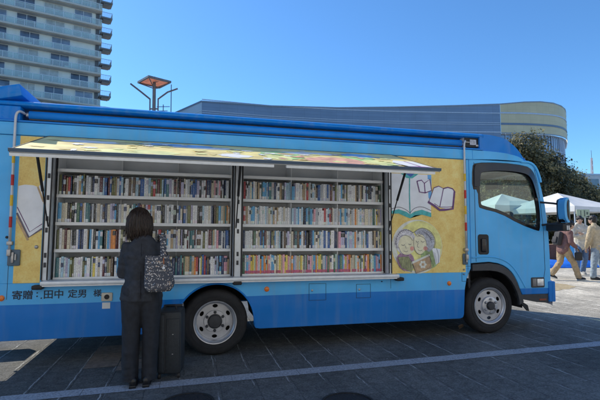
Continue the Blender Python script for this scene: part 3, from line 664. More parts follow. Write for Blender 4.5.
# awning crank rods with coloured bands
def rod(x, xt, zbot):
    pts = [(xt, .0, 2.625)]+smooth_line([(xt, -.02, 2.63), (xt+(x-xt)*.5, -.07, 2.64), (x, -.075, 2.60), (x, -.075, 2.48)], 2)+[(x, -.075, 2.2), (x+.003, -.072, 1.6), (x+.006, -.068, zbot)]
    bm = new(); tube(bm, pts, .0135, 10); o = obj('crank_rod', bm, m_rod, BUS, 180)
    bands = ((2.19, 2.09, m_yellow), (1.97, 1.86, m_red), (1.76, 1.65, m_yellow), (1.54, 1.43, m_red))
    for i, (a, b, m) in enumerate(bands):
        if b < zbot: continue
        fx = lambda z: x+.003*(2.2-z)/.6; fy = lambda z: -.075+.003*(2.2-z)/.6
        bm = new(); tube(bm, [(fx(a), fy(a), a), (fx(b), fy(b), b)], .0148, 10); obj('coloured_band', bm, m, o, 60)
    bm = new(); box(bm, x-.02, x+.03, -.085, YS, zbot+.06, zbot+.10, .006); box(bm, x-.012, x+.024, -.095, -.05, zbot-.05, zbot+.02, .006); obj('rod_clip', bm, m_steel, o, 40)
rod(-2.085, -2.03, 1.19); rod(3.222, 3.27, 1.10)

# --- wheels (bus-frame coordinates that put them on level ground)
def wheel(x, z, rear):
    o = empty('wheel', (x, 0, z)); o.parent = BUS
    T = .20 if not rear else .43
    bm = new(); r = .37
    for y0 in ((0,) if not rear else (0, .235)):
        lathe(bm, [(.232, y0+.03), (.24, y0+.012), (.27, y0+.002), (.315, y0-.001), (.345, y0+.008), (.360, y0+.028), (r, y0+.05), (r, y0+.095), (r-.004, y0+.099), (r, y0+.103), (r, y0+.15), (.36, y0+.172), (.345, y0+.19), (.30, y0+.2), (.24, y0+.19), (.232, y0+.17)], (0, 0, 0), 'y', 64)
    # raised sidewall ring
    lathe(bm, [(.283, .001), (.285, -.004), (.293, -.004), (.295, .0)], (0, 0, 0), 'y', 64)
    obj('tyre', bm, m_tyre, o, 50)
    bm = new()
    lathe(bm, [(.235, .03), (.244, .006), (.240, .0), (.232, .002), (.226, .018), (.212, .03), (.208, .06), (.205, .12 if rear else .075)], (0, 0, 0), 'y', 64)
    rim = obj('rim', bm, m_rim, o, 40)
    bm = new(); lathe(bm, [(.21, .19), (.001, .19)], (0, 0, 0), 'y', 40); obj('drum', bm, m_rimdark, rim)
    if rear:
        yd = .10; holes = [ell(.172*math.cos(a), .172*math.sin(a), .030, .020, 16, rot=math.degrees(a)+90) for a in [k*math.pi/3+.52 for k in range(6)]]
        holes2 = [ell(.0, .0, .055, .055, 28)]
        me = plate_mesh(ell(0, 0, .2055, .2055, 48), holes+holes2, yd, yd+.012, .002); obj('disc', me, m_rim, rim, 30)
        bm = new(); lathe(bm, [(.128, yd-.0005), (.122, yd-.02), (.085, yd-.02), (.08, yd-.001)], (0, 0, 0), 'y', 40); obj('hub_flange', bm, m_rim, rim, 40)
        bm = new(); lathe(bm, [(.078, yd+.01), (.076, yd-.03), (.066, yd-.042), (.03, yd-.045), (.001, yd-.045)], (0, 0, 0), 'y', 32); obj('axle_hub', bm, m_dark, rim, 40)
        ny, nr, na = yd-.02, .103, .0
    else:
        yd = .035; holes = [ell(.165*math.cos(a), .165*math.sin(a), .030, .021, 16, rot=math.degrees(a)+90) for a in [k*math.pi/3+.52 for k in range(6)]]
        bm = new(); add_mesh(bm, plate_mesh(ell(0, 0, .2065, .2065, 48), holes+[ell(0, 0, .1, .1, 32)], yd, yd+.010, .002))
        obj('disc', bm, m_rim, rim, 30)
        bm = new(); lathe(bm, [(.125, yd+.002), (.118, yd-.028), (.105, yd-.034), (.06, yd-.034), (.055, yd-.02)], (0, 0, 0), 'y', 40); obj('hub_flange', bm, m_rim, rim, 40)
        bm = new(); lathe(bm, [(.055, yd-.02), (.053, yd-.06), (.045, yd-.068), (.001, yd-.07)], (0, 0, 0), 'y', 32); obj('axle_hub', bm, m_dark, rim, 40)
        ny, nr, na = yd-.034, .088, .2
    for k in range(6):
        a = k*math.pi/3+na+(.52 if rear else .3); c = (nr*math.cos(a), 0, nr*math.sin(a))
        bm = new(); lathe(bm, [(.019, ny), (.017, ny-.006), (.0155, ny-.022), (.008, ny-.027), (.001, ny-.027)], c, 'y', 6); obj('wheel_nut', bm, m_dark if rear else m_steel, rim)
    return o
wheel(-.0059, .370, True); wheel(3.628, .428, False)
for (x, z, ln2) in ((-.0059, .37, 1), (3.628, .428, 0)):   # far-side wheels
    bm = new(); lathe(bm, [(.0, 1.55), (.23, 1.55), (.24, 1.56), (.35, 1.565), (.37, 1.6), (.37, 1.72), (.35, 1.755), (.24, 1.76), (0, 1.75)], (x, 0, z), 'y', 40); obj('far_wheel', bm, m_tyre, BUS, 40)
    bm = new(); tube(bm, [(x, .2, z), (x, 1.6, z)], .06, 14); ball(bm, (x, .95, z), (.14, .12, .14), 16) if ln2 else None; obj('axle', bm, m_chassis, BUS, 60)
bm = new()
for y in (.62, 1.28): box(bm, -2.0, 4.3, y-.035, y+.035, .52, .72, .004)
for x in (-1.4, .8, 1.8, 2.8): box(bm, x, x+.06, .66, 1.24, .55, .69)
obj('chassis_frame', bm, m_chassis, BUS)
bm = new(); box(bm, 1.1, 1.9, .15, .55, .42, .70, .03); box(bm, 2.1, 2.7, 1.35, 1.8, .40, .7, .03); obj('under_tank', bm, m_chassis, BUS, 40)
bm = new(); box(bm, -.62, -.60, .02, .5, .24, .75); box(bm, .52, .535, .05, .10, .52, .72); obj('mudflap', bm, m_black, BUS)
disc('marker_lamp', .455, .62, .010, m_white) if False else None

# --- cab
YF = 1.97
door_out = [(3.325, 1.00), (3.60, 1.015)] + smooth_line([(3.60, 1.015), (3.78, .99), (3.93, .91), (4.03, .78), (4.10, .60), (4.12, .565)], 1)[1:] + [(4.545, .565), (4.575, .62), (4.598, .74), (4.597, 1.1), (4.585, 1.42), (4.545, 1.80), (4.49, 2.05), (4.42, 2.27), (4.36, 2.36), (4.30, 2.40), (3.325, 2.40)]
win = smooth_poly([(3.365, 1.99), (3.375, 2.30), (3.42, 2.355), (3.82, 2.375), (4.24, 2.352), (4.355, 2.29), (4.40, 2.16), (4.445, 1.85), (4.462, 1.64), (4.45, 1.445), (4.41, 1.435), (4.11, 1.53), (3.80, 1.675), (3.50, 1.735), (3.46, 1.76), (3.455, 1.99)], 1)
glass_in = smooth_poly([(3.485, 2.10), (3.49, 2.20), (3.56, 2.235), (3.82, 2.255), (4.16, 2.235), (4.28, 2.18), (4.345, 2.05), (4.395, 1.84), (4.415, 1.64), (4.405, 1.50), (4.37, 1.485), (4.12, 1.575), (3.82, 1.715), (3.53, 1.775), (3.497, 1.80)], 1)
cabside = plate('cab_side', door_out, [win], YS+.002, YS+.045, P_TWO, BUS, .008)
cabside2 = plate('cab_side', door_out, [win], YF-.04, YF, P_TWO, BUS, .004)
g_side = glass('cab_glass', (.80, .90, .88), .06); g_wind = glass('windscreen_glass', (.80, .92, .9), .02)
for (y, nm) in ((YS, 'window'), (YF-.05, 'window')):
    wf = plate(nm, win, [glass_in], y+.0065, y+.03, m_blackgloss, BUS, .002)
    plate('pane', glass_in, [], y+.016, y+.020, g_side, wf)
# smoked visor over the window
bm = new(); vp = smooth_line([(3.40, 2.03), (3.405, 2.30), (3.44, 2.345), (3.82, 2.37), (4.25, 2.345), (4.36, 2.28), (4.41, 2.14), (4.445, 1.9)], 2)
vi = smooth_line([(3.47, 2.03), (3.475, 2.20), (3.52, 2.235), (3.82, 2.265), (4.18, 2.245), (4.29, 2.19), (4.35, 2.06), (4.39, 1.9)], 2)
a = [bm.verts.new((p[0], YS-.004, p[1])) for p in vp]; b = [bm.verts.new((p[0], YS-.03, p[1])) for p in vi]
for i in range(len(vp)-1): bm.faces.new((a[i], a[i+1], b[i+1], b[i]))
obj('window_visor', bm, mat('smoked_visor', (.02, .03, .045), .15, 0, .1, 4), BUS, 60)
# door shut lines and handle
bm = new()
stroke(bm, [(3.40, 1.02), (3.40, 2.36)], .006, YS-.001, 0); stroke(bm, [(4.46, .70), (4.505, .9), (4.50, 1.45), (4.47, 1.75), (4.43, 2.1), (4.38, 2.30)], .006, YS-.001, 0)
obj('door_shut_line', bm, m_letter, BUS)
dh = plate('door_handle', rrect(3.435, 3.60, 1.115, 1.385, .035), [], YS-.006, YS+.01, m_black, BUS, .003)
bm = new(); box(bm, 3.475, 3.55, YS-.03, YS-.0065, 1.15, 1.33, .014); obj('grip', bm, m_blackgloss, dh, 40)
# arch moulding in black and the raised crease above it
m_arch = [(3.335, .90), (3.335, .985), (3.60, 1.0)] + smooth_line([(3.60, 1.0), (3.78, .975), (3.92, .895), (4.02, .765), (4.09, .59), (4.13, .47)], 1)[1:] + [(4.06, .43)] + smooth_line([(4.06, .47), (4.035, .58), (3.96, .73), (3.86, .83), (3.74, .885), (3.60, .90)], 1)
plate('wheel_arch_moulding', m_arch, [], YS-.012, YS+.03, m_dark, BUS, .005)
bm = new(); pts = smooth_line([(3.335, 1.075), (3.62, 1.09), (3.84, 1.045), (3.99, .94), (4.10, .78), (4.17, .66)], 2)
tube(bm, [(p[0], YS+.004, p[1]) for p in pts], .012, 8); obj('body_crease', bm, P_LIGHT, BUS, 180)
bm = new()
pr = arc(3.628, .45, .53, 190, -8, 28)
a = [bm.verts.new((p[0], .02, p[1])) for p in pr]; b = [bm.verts.new((p[0], .5, p[1])) for p in pr]
for i in range(len(pr)-1): bm.faces.new((a[i], a[i+1], b[i+1], b[i]))
obj('wheel_arch_liner', bm, m_chassis, BUS, 180)
bm = new(); box(bm, 3.06, 4.20, .50, .515, .60, 1.0); box(bm, 3.335, 3.36, .05, .5, .62, .97); obj('wheelhouse_wall', bm, m_chassis, BUS)
plate('mudflap', [(4.06, .46), (4.13, .46), (4.20, .42), (4.22, .34), (4.19, .345), (4.10, .44)], [], YS+.0, YS+.02, m_black, BUS)
# front faces: rows of points swept across the width with rounded corners
def front_x(z):
    pr = [(.45, 4.58), (.62, 4.585), (.74, 4.60), (1.1, 4.60), (1.42, 4.588), (1.8, 4.55), (2.05, 4.495), (2.27, 4.43), (2.40, 4.37)]
    for (z0, x0), (z1, x1) in zip(pr, pr[1:]):
        if z <= z1: return x0+(x1-x0)*max(0, (z-z0)/(z1-z0))
    return pr[-1][1]
def front_sheet(bm, zs, y0, y1, off=0, n=24):
    rows = []
    for z in zs:
        row = []
        for k in range(n+1):
            y = y0+(y1-y0)*k/n; s = (y-(YS+.0))/(YF-YS); e = min(s, 1-s)
            bul = .11*(1-math.exp(-max(0, e)/.055))+.05*(1-(2*s-1)**2)
            row.append(bm.verts.new((front_x(z)-.035+bul+off, y, z)))
        rows.append(row)
    for a, b in zip(rows, rows[1:]):
        for k in range(n): bm.faces.new((a[k], a[k+1], b[k+1], b[k]))
bm = new(); front_sheet(bm, [.74, .9, 1.1, 1.3, 1.45], YS+.004, YF-.004, 0, 40); obj('front_panel', bm, P_LIGHT, BUS, 180)
bm = new(); front_sheet(bm, [1.45, 1.6, 1.8, 2.0, 2.15, 2.30], YS+.11, YF-.11); obj('windscreen', bm, g_wind, BUS, 180)
for y0, y1 in ((YS+.004, YS+.11), (YF-.11, YF-.004)):
    bm = new(); front_sheet(bm, [1.45, 1.6, 1.8, 2.0, 2.15, 2.30], y0, y1, 0, 8); obj('windscreen_pillar', bm, P_LIGHT, BUS, 180)
bm = new(); front_sheet(bm, [2.30, 2.35, 2.40], YS+.004, YF-.004); obj('windscreen_header', bm, P_LIGHT, BUS, 180)
bm = new(); front_sheet(bm, [.80, .92], YS+.12, YS+.52, .006, 10); front_sheet(bm, [.80, .92], YF-.52, YF-.12, .006, 10); obj('headlamp', bm, m_clear, BUS, 180)
bm = new(); front_sheet(bm, [.95, 1.08], YS+.3, YF-.3, .005, 14); obj('grille', bm, m_black, BUS, 180)
bm = new(); front_sheet(bm, [.40, .42, .70, .735], YS-.012, YF+.012, .055, 48); fb = obj('front_bumper', bm, P_DARK, BUS, 180)
bp = plate('bumper_side', rrect(4.552, 4.66, .455, .735, .012), [], YS-.01, YS+.10, P_DARK, BUS, .006)
ls = plate('lower_step', [(4.13, .50), (4.10, .565), (4.552, .565), (4.552, .44), (4.36, .455)], [], YS+.008, YS+.15, m_dark, BUS, .003)
bm = new(); box(bm, 4.40, 4.515, YS+.003, YS+.009, .475, .50, .002); obj('reflector', bm, mat('reflector_red', (.25, .06, .03), .3), ls)
fl = plate('side_indicator', rrect(4.265, 4.485, .655, .795, .018), [], YS-.006, YS+.01, m_dark, BUS, .003)
bm = new(); box(bm, 4.36, 4.465, YS-.012, YS-.0065, .68, .775, .004); obj('lens', bm, m_clear, fl, 40); bm = new(); box(bm, 4.285, 4.35, YS-.011, YS-.0065, .675, .78, .004); obj('lens', bm, mat('lens_smoke', (.2, .2, .2), .2), fl, 40)
bm = new(); front_sheet(bm, [.50, .61], .80, 1.14, .062, 6); obj('number_plate', bm, m_white, BUS)
# cab roof and the fairing that runs up to the body roof
def sweep_profile(bm, prof, y0, y1, inset, n=20):
    """sweep an x-z profile across the width; the ends pull back by inset so corners look rounded"""
    rows = []
    for k in range(n+1):
        y = y0+(y1-y0)*k/n; s = k/n; e = min(s, 1-s); q = math.exp(-e/.035)
        rows.append([bm.verts.new((p[0]-inset[i][0]*q, y, p[1]-inset[i][1]*q)) for i, p in enumerate(prof)])
    for a, b in zip(rows, rows[1:]):
        for i in range(len(prof)-1): bm.faces.new((a[i], a[i+1], b[i+1], b[i]))
bm = new(); fp = [(3.54, 2.795), (3.75, 2.79), (3.90, 2.77), (4.03, 2.70), (4.14, 2.61), (4.22, 2.50), (4.28, 2.40)]
sweep_profile(bm, fp, YS+.01, YF-.01, [(0, .04), (0, .045), (.01, .05), (.02, .05), (.03, .04), (.03, .02), (.02, 0)]); obj('roof_fairing', bm, P_ROOF, BUS, 180)
fs = [(3.535, 2.547), (3.535, 2.755)]+[(p[0]-.01, p[1]-.045) for p in smooth_line(fp[1:], 1)]
fs[-1] = (4.265, 2.402); fs[-2] = (4.225, 2.46)
plate('fairing_side', [(3.535, 2.50)]+fs[1:]+[(4.20, 2.402), (4.12, 2.47), (4.0, 2.50)], [], YS+.004, YS+.03, P_ROOF, BUS, .006)
plate('fairing_side', [(3.535, 2.50)]+fs[1:]+[(4.20, 2.402), (4.12, 2.47), (4.0, 2.50)], [], YF-.03, YF-.004, P_ROOF, BUS, .003)
bm = new(); box(bm, 3.50, 3.548, YS, 1.97, 2.548, 2.745, .004); obj('recess_end', bm, P_ROOF, BUS, 40)
# light blue shoulder moulding that sweeps down from the rail over the window
sh = smooth_line([(3.37, 2.525), (3.7, 2.522), (3.95, 2.505), (4.12, 2.47), (4.19, 2.43), (4.23, 2.385)], 2)
shb = smooth_line([(4.19, 2.385), (4.12, 2.405), (3.8, 2.41), (3.6, 2.405), (3.37, 2.395)], 1)
plate('shoulder_moulding', sh+shb, [], YS-.016, YS+.0, P_LIGHT, BUS, .006)
bm = new(); box(bm, 3.33, 4.36, YS+.05, YF-.05, 2.385, 2.40); obj('cab_roof', bm, P_LIGHT, BUS)
bm = new(); box(bm, 3.35, 4.40, .02, 1.90, 2.335, 2.383); box(bm, 4.30, 4.46, .06, 1.86, 2.27, 2.33); obj('headliner', bm, m_dark, BUS)
# sloping drip gutter at the front corner of the roof
bm = new(); pts = smooth_line([(4.15, 2.40), (4.30, 2.405), (4.40, 2.34), (4.46, 2.20), (4.475, 2.12)], 2)
tube(bm, [(p[0], YS-.004, p[1]) for p in pts], .018, 8); obj('drip_gutter', bm, P_LIGHT, BUS, 180)
# cab interior
m_seat = mat('seat_cloth', (.05, .06, .075), .9, 0, .2, 30)
for y0 in (.16, 1.2):
    bm = new(); box(bm, 3.55, 4.0, y0, y0+.5, 1.25, 1.4, .04); box(bm, 3.42, 3.55, y0, y0+.5, 1.25, 1.80, .05); box(bm, 3.44, 3.53, y0+.13, y0+.37, 1.84, 2.03, .035); box(bm, 3.48, 3.50, y0+.2, y0+.3, 1.79, 1.85)
    obj('seat', bm, m_seat, BUS, 40)
bm = new(); box(bm, 3.33, 4.45, .03, 1.9, .98, 1.02); obj('cab_floor', bm, m_chassis, BUS)
bm = new(); box(bm, 4.22, 4.545, .03, 1.9, 1.02, 1.50, .04); box(bm, 4.18, 4.40, .18, .75, 1.50, 1.58, .03); obj('dashboard', bm, m_dark, BUS, 40)
bm = new(); rg = []
wc = Vector((4.14, .42, 1.60)); ax = Vector((-.55, 0, .83)).normalized(); u_ = Vector((0, 1, 0)); v_ = ax.cross(u_)
tube(bm, [wc+(u_*math.cos(a)+v_*math.sin(a))*.20 for a in [2*math.pi*k/28 for k in range(29)]], .016, 8)
for a in (0, 2.1, 4.2): tube(bm, [wc, wc+(u_*math.cos(a)+v_*math.sin(a))*.2], .012, 6)
tube(bm, [wc, wc-ax*.2], .03, 8); obj('steering_wheel', bm, m_black, BUS, 60)
bm = new(); box(bm, 4.44, 4.47, .80, 1.10, 2.11, 2.22, .012); tube(bm, [(4.455, .95, 2.21), (4.47, .95, 2.32)], .008, 6); obj('interior_mirror', bm, m_black, BUS, 40)
bm = new(); box(bm, 3.34, 3.36, .03, .40, 1.02, 2.35); box(bm, 3.34, 3.36, 1.7, 1.9, 1.02, 2.35); obj('cab_back_trim', bm, m_dark, BUS)
bm = new(); box(bm, 3.34, 3.36, .40, 1.7, 1.02, 2.35); obj('cab_back_trim', bm, m_dark, BUS)
# door mirror and under-mirror
mr_ = empty('door_mirror', (4.62, -.27, 1.72)); mr_.parent = BUS
bm = new(); box(bm, -.065, .04, -.085, .085, -.17, .165, .045); obj('mirror_shell', bm, m_blackgloss, mr_, 60)
bm = new()
pts = smooth_line([(-.03, .168), (-.075, .12), (-.08, 0), (-.072, -.11), (-.03, -.172)], 2)
for i in range(len(pts)-1):
    pass
a = [bm.verts.new((p[0]-.002, -.088, p[1])) for p in pts]; b = [bm.verts.new((p[0]+.034, -.0885, p[1]*.96)) for p in pts]; c2 = [bm.verts.new((p[0]-.004, .02, p[1])) for p in pts]
for i in range(len(pts)-1): bm.faces.new((a[i], a[i+1], b[i+1], b[i])); bm.faces.new((a[i], c2[i], c2[i+1], a[i+1]))
obj('blue_cap', bm, P_LIGHT, mr_, 60)
bm = new(); tube(bm, [(-.16, .24, .12), (-.05, .13, .10), (0, .04, .08)], .014, 8); tube(bm, [(-.14, .24, -.20), (-.04, .10, -.18), (0, 0, -.15)], .014, 8); obj('mirror_arm', bm, m_black, mr_, 60)
bm = new(); box(bm, -.12, .0, -.09, .20, -.285, -.185, .015); um = obj('mirror_bracket', bm, m_black, mr_, 40)
bm = new(); box(bm, -.058, -.042, -.094, -.0895, -.268, -.21); box(bm, -.030, -.014, -.094, -.0895, -.268, -.21); obj('white_marking', bm, m_white, um)

# ------------------------------------------------------------------ books
PAL = {
 'black': (.018, .018, .022), 'navy': (.025, .05, .14), 'maroon': (.13, .03, .04), 'brown': (.13, .08, .05), 'charcoal': (.06, .065, .075),
 'cream': (.76, .71, .56), 'white': (.86, .88, .90), 'pale grey': (.58, .62, .66), 'pale blue': (.44, .64, .78), 'sky blue': (.14, .44, .74),
 'blue': (.04, .14, .42), 'teal': (.07, .22, .25), 'green': (.08, .18, .11), 'olive': (.20, .21, .08), 'yellow': (.80, .64, .14),
 'orange': (.78, .30, .08), 'red': (.55, .06, .07), 'pink': (.80, .40, .48), 'lilac': (.50, .48, .66), 'tan': (.52, .40, .25), 'mint': (.52, .70, .62), 'beige': (.66, .60, .48)}
DARKS = ['black', 'navy', 'charcoal', 'maroon', 'brown', 'navy', 'black', 'olive', 'teal', 'blue']
LIGHTS = ['white', 'cream', 'pale grey', 'pale blue', 'beige', 'white', 'white', 'lilac', 'sky blue', 'pale grey', 'white', 'tan']
BRIGHT = ['yellow', 'orange', 'red', 'pink', 'green', 'sky blue', 'blue', 'teal']
WARM = ['yellow', 'orange', 'pink', 'yellow', 'cream', 'mint', 'sky blue', 'pink', 'tan', 'orange', 'green']
def pick(b, r, rng):
    k = rng.random()
    W = {(0, 0): (.50, .42), (0, 1): (.36, .57), (0, 2): (.38, .54), (0, 3): (.40, .48), (1, 0): (.18, .74), (1, 1): (.10, .80), (1, 2): (.32, .60), (1, 3): (.04, .24)}[(b, r)]
    if (b, r) == (1, 3) and k > .28: return rng.choice(WARM)
    return rng.choice(DARKS) if k < W[0] else rng.choice(LIGHTS) if k < W[0]+W[1] else rng.choice(BRIGHT)
def book_material():
    m = bpy.data.materials.new('book_cover'); m.use_nodes = True; t = m.node_tree; p = t.nodes['Principled BSDF']; L = t.links.new
    at_ = t.nodes.new('ShaderNodeAttribute'); at_.attribute_name = 'Col'; uv = t.nodes.new('ShaderNodeUVMap'); uv.uv_map = 'UVMap'
    sp = t.nodes.new('ShaderNodeSeparateXYZ'); L(uv.outputs[0], sp.inputs[0])
    geo = t.nodes.new('ShaderNodeNewGeometry'); mp = t.nodes.new('ShaderNodeMapping'); mp.inputs['Scale'].default_value = (190, 20, 120); L(geo.outputs['Position'], mp.inputs[0])
    n = t.nodes.new('ShaderNodeTexNoise'); n.inputs['Scale'].default_value = 1; n.inputs['Detail'].default_value = 2; L(mp.outputs[0], n.inputs['Vector'])
    def cmp(sock, op, v):
        q = t.nodes.new('ShaderNodeMath'); q.operation = op; q.inputs[1].default_value = v; L(sock, q.inputs[0]); return q.outputs[0]
    def mul(a, b):
        q = t.nodes.new('ShaderNodeMath'); q.operation = 'MULTIPLY'; L(a, q.inputs[0]); L(b, q.inputs[1]); return q.outputs[0]
    k = mul(mul(cmp(sp.outputs['X'], 'GREATER_THAN', .25), cmp(sp.outputs['X'], 'LESS_THAN', .78)), mul(cmp(sp.outputs['Y'], 'GREATER_THAN', .24), cmp(sp.outputs['Y'], 'LESS_THAN', .93)))
    k = mul(k, cmp(n.outputs['Fac'], 'GREATER_THAN', .53))
    # lettering is dark on pale spines and pale on dark ones
    bw = t.nodes.new('ShaderNodeRGBToBW'); L(at_.outputs['Color'], bw.inputs[0])
    g = cmp(bw.outputs[0], 'GREATER_THAN', .2)
    mc = t.nodes.new('ShaderNodeMix'); mc.data_type = 'RGBA'; L(g, mc.inputs['Factor']); mc.inputs['A'].default_value = (.52, .52, .48, 1); mc.inputs['B'].default_value = (.07, .07, .1, 1)
    kk = t.nodes.new('ShaderNodeMath'); kk.operation = 'MULTIPLY'; kk.inputs[1].default_value = .55; L(k, kk.inputs[0])
    mx = t.nodes.new('ShaderNodeMix'); mx.data_type = 'RGBA'; L(kk.outputs[0], mx.inputs['Factor']); L(at_.outputs['Color'], mx.inputs['A']); L(mc.outputs['Result'], mx.inputs['B'])
    L(mx.outputs['Result'], p.inputs['Base Color']); p.inputs['Roughness'].default_value = .38; p.inputs['Coat Weight'].default_value = .15
    return m
m_book = book_material()

def add_book(bm, cl, uvl, x, y, z, w_, h, dpt, col, band, bandz, lab, tilt=0):
    """spine with a shallow curve at y, pages recessed at the top"""
    cols_ = [0, .18, .5, .82, 1]; bul = [.0, -.0025, -.0035, -.0025, 0]
    lv = sorted({0, .012, .045, .16, bandz*h, bandz*h+.045, h-.012, h}) if not lab else sorted({0, .010, .044, bandz*h, bandz*h+.05, h-.010, h})
    ca, sa = math.cos(tilt), math.sin(tilt)
    def V(px_, py, pz): return bm.verts.new((x+px_*ca+pz*sa, y+py, z-px_*sa*0+pz*ca))
    grid = [[V(c*w_, bul[i], l) for i, c in enumerate(cols_)] for l in lv]
    def face(vs, c, uvs=None):
        f = bm.faces.new(vs)
        for i, lp_ in enumerate(f.loops):
            lp_[cl] = (c[0], c[1], c[2], 1); lp_[uvl].uv = uvs[i] if uvs else (-1, -1)
    for j in range(len(lv)-1):
        zc = (lv[j]+lv[j+1])/2; c = col
        if bandz*h < zc < bandz*h+.05: c = band
        if lab and .010 < zc < .044: c = lab
        for i in range(4):
            face([grid[j][i], grid[j][i+1], grid[j+1][i+1], grid[j+1][i]], c, [(cols_[i], lv[j]/h), (cols_[i+1], lv[j]/h), (cols_[i+1], lv[j+1]/h), (cols_[i], lv[j+1]/h)])
    b0, b1, t0, t1 = V(0, dpt, 0), V(w_, dpt, 0), V(0, dpt, h), V(w_, dpt, h)
    face([grid[0][0], grid[-1][0], t0, b0], col); face([grid[0][-1], b1, t1, grid[-1][-1]], col); face([b0, t0, t1, b1], col)
    # boards stand 3 mm above the page block
    e = .0022; pf = .012; hp_ = h-.004
    i0, i1, i2, i3 = V(e, pf, h), V(w_-e, pf, h), V(w_-e, dpt, h), V(e, dpt, h)
    j0, j1, j2, j3 = V(e, pf, hp_), V(w_-e, pf, hp_), V(w_-e, dpt-.001, hp_), V(e, dpt-.001, hp_)
    top = grid[-1]
    face([top[0], top[1], top[2], i0], col); face([top[2], top[3], top[4], i1], col); face([top[2], i1, i0], col); face([top[0], i0, i3, t0], col); face([top[4], t1, i2, i1], col)
    face([i0, i1, j1, j0], col); face([i0, j0, j3, i3], col); face([i1, i2, j2, j1], col); face([j0, j1, j2, j3], (.62, .58, .48))

ORD = lambda n: f"{n}{'th' if 10 <= n % 100 <= 20 else {1: 'st', 2: 'nd', 3: 'rd'}.get(n % 10, 'th')}"
ROWN = ('top', 'second', 'third', 'bottom')
all_books = []
rng = random.Random(21)
for b, (x0, x1) in enumerate(bays):
    for r in range(4):
        zb = SHELF_Z[r+1]+.0005; n = 0
        for sct in range(3):
            gp = .0005 if b == 0 else .0045
            xa = x0+(x1-x0)*sct/3+(.018 if sct == 0 else gp); xb = x0+(x1-x0)*(sct+1)/3-(.018 if sct == 2 else gp)
            x = xa
            base_h = .216
            while True:
                w_ = max(.010, rng.gauss(.0198, .0062)) if not (b == 1 and r == 3) else rng.uniform(.010, .024)
                if rng.random() < .06: w_ *= 1.5
                if xb-x < .011: break
                if x+w_ > xb: w_ = xb-x
                h = min(.245, max(.165, rng.gauss(base_h if not (b == 1 and r == 3) else .218, .0075)))
                if rng.random() < .05: h = rng.uniform(.165, .19)
                cn = pick(b, r, rng); bv = rng.uniform(.8, 1.1); col = tuple(min(.94, max(0.008, c*bv*(1.12 if sum(PAL[cn]) > 1.1 else 1))) for c in PAL[cn])
                bd = rng.choice(['white', 'black', 'white', 'navy', 'cream', 'pale grey'] + ['same']*11)
                bandc = col if bd == 'same' else tuple(c*rng.uniform(.8, 1.05) for c in PAL[bd])
                lab = tuple(c*rng.uniform(.85, 1.05) for c in (PAL['white'] if not (b == 1 and r == 3) else (.62, .16, .26))) if rng.random() < (.9 if (b, r) == (1, 3) else .42) else None
                n += 1
                all_books.append(dict(b=b, r=r, i=n, x=x, z=zb, w=w_, h=h, y=.108+rng.uniform(0, .008), d=rng.uniform(.125, .15), c=cn, col=col, band=bandc, bn=bd, bz=rng.uniform(.45, .72), lab=lab, tilt=rng.choice([0, 0, 0, 0, .0, .01])))
                x += w_+rng.uniform(.0004, .0022)+(rng.uniform(.006, .016) if rng.random() < .035 else 0)
def hidden(k):
    # the reader's head and body stand in front of these
    if k['b'] == 0 and k['r'] >= 1:
        lo_, hi_ = {1: (-.97, -.68), 2: (-1.08, -.56), 3: (-1.10, -.46)}[k['r']]
        return lo_ < k['x'] < hi_
    return False
camB = Vector((-.307, -5.08, 1.41))
for k in all_books:
    dd = (Vector((k['x'], .11, k['z']+.1))-camB).length
    k['score'] = 0 if hidden(k) else k['w']*k['h']/dd**3
order = sorted(all_books, key=lambda k: -k['score']); keep = set(id(k) for k in order[:300])
bmS = new(); clS = bmS.loops.layers.float_color.new('Col'); uvS = bmS.loops.layers.uv.new('UVMap')
rake_m = Matrix.Rotation(RAKE, 4, 'Y')
for k in all_books:
    if id(k) in keep:
        bm = new(); cl = bm.loops.layers.float_color.new('Col'); uvl = bm.loops.layers.uv.new('UVMap')
        add_book(bm, cl, uvl, 0, 0, 0, k['w'], k['h'], k['d'], k['col'], k['band'], k['bz'], k['lab'], k['tilt'])
        o = obj('book', bm, m_book)
        o.matrix_world = rake_m @ Matrix.Translation((k['x'], k['y'], k['z']))
        th = 'slim' if k['w'] < .02 else 'thick' if k['w'] > .031 else 'mid-width'
        extra = f" with {k['bn']} band" if k['bn'] not in ('same', k['c']) else ''
        side_ = 'left' if k['b'] == 0 else 'right'
        tag(o, f"{th} {k['c']} book{extra}, {ORD(k['i'])} from left, {ROWN[k['r']]} row, {side_} bookcase", 'book', 'books standing on the bus shelves')
    else:
        add_book(bmS, clS, uvS, k['x'], k['y'], k['z'], k['w'], k['h'], k['d'], k['col'], k['band'], k['bz'], k['lab'], k['tilt'])
o = obj('books', bmS, m_book); o.matrix_world = rake_m
tag(o, 'remaining books packed on the shelves farther along and behind the reader', 'books', 'books standing on the bus shelves', 'stuff')
print('books', len(all_books))
#PART2
# ------------------------------------------------------------------ people
def remeshed(bm, voxel, smooth=4, disp=None):
    """join overlapping closed shapes into one continuous skin"""
    bmesh.ops.recalc_face_normals(bm, faces=bm.faces)
    me = bpy.data.meshes.new('tmp'); bm.to_mesh(me); bm.free()
    o = bpy.data.objects.new('tmp', me); COL.objects.link(o)
    md = o.modifiers.new('r', 'REMESH'); md.mode = 'VOXEL'; md.voxel_size = voxel; md.adaptivity = 0
    sm = o.modifiers.new('s', 'SMOOTH'); sm.iterations = smooth; sm.factor = .5
    dg = bpy.context.evaluated_depsgraph_get(); m2 = bpy.data.meshes.new_from_object(o.evaluated_get(dg))
    bpy.data.objects.remove(o); bpy.data.meshes.remove(me); m2.materials.clear()
    if disp:
        nr = [v.normal.copy() for v in m2.vertices]
        for v, n in zip(m2.vertices, nr): v.co += n*disp(v.co)
    return m2

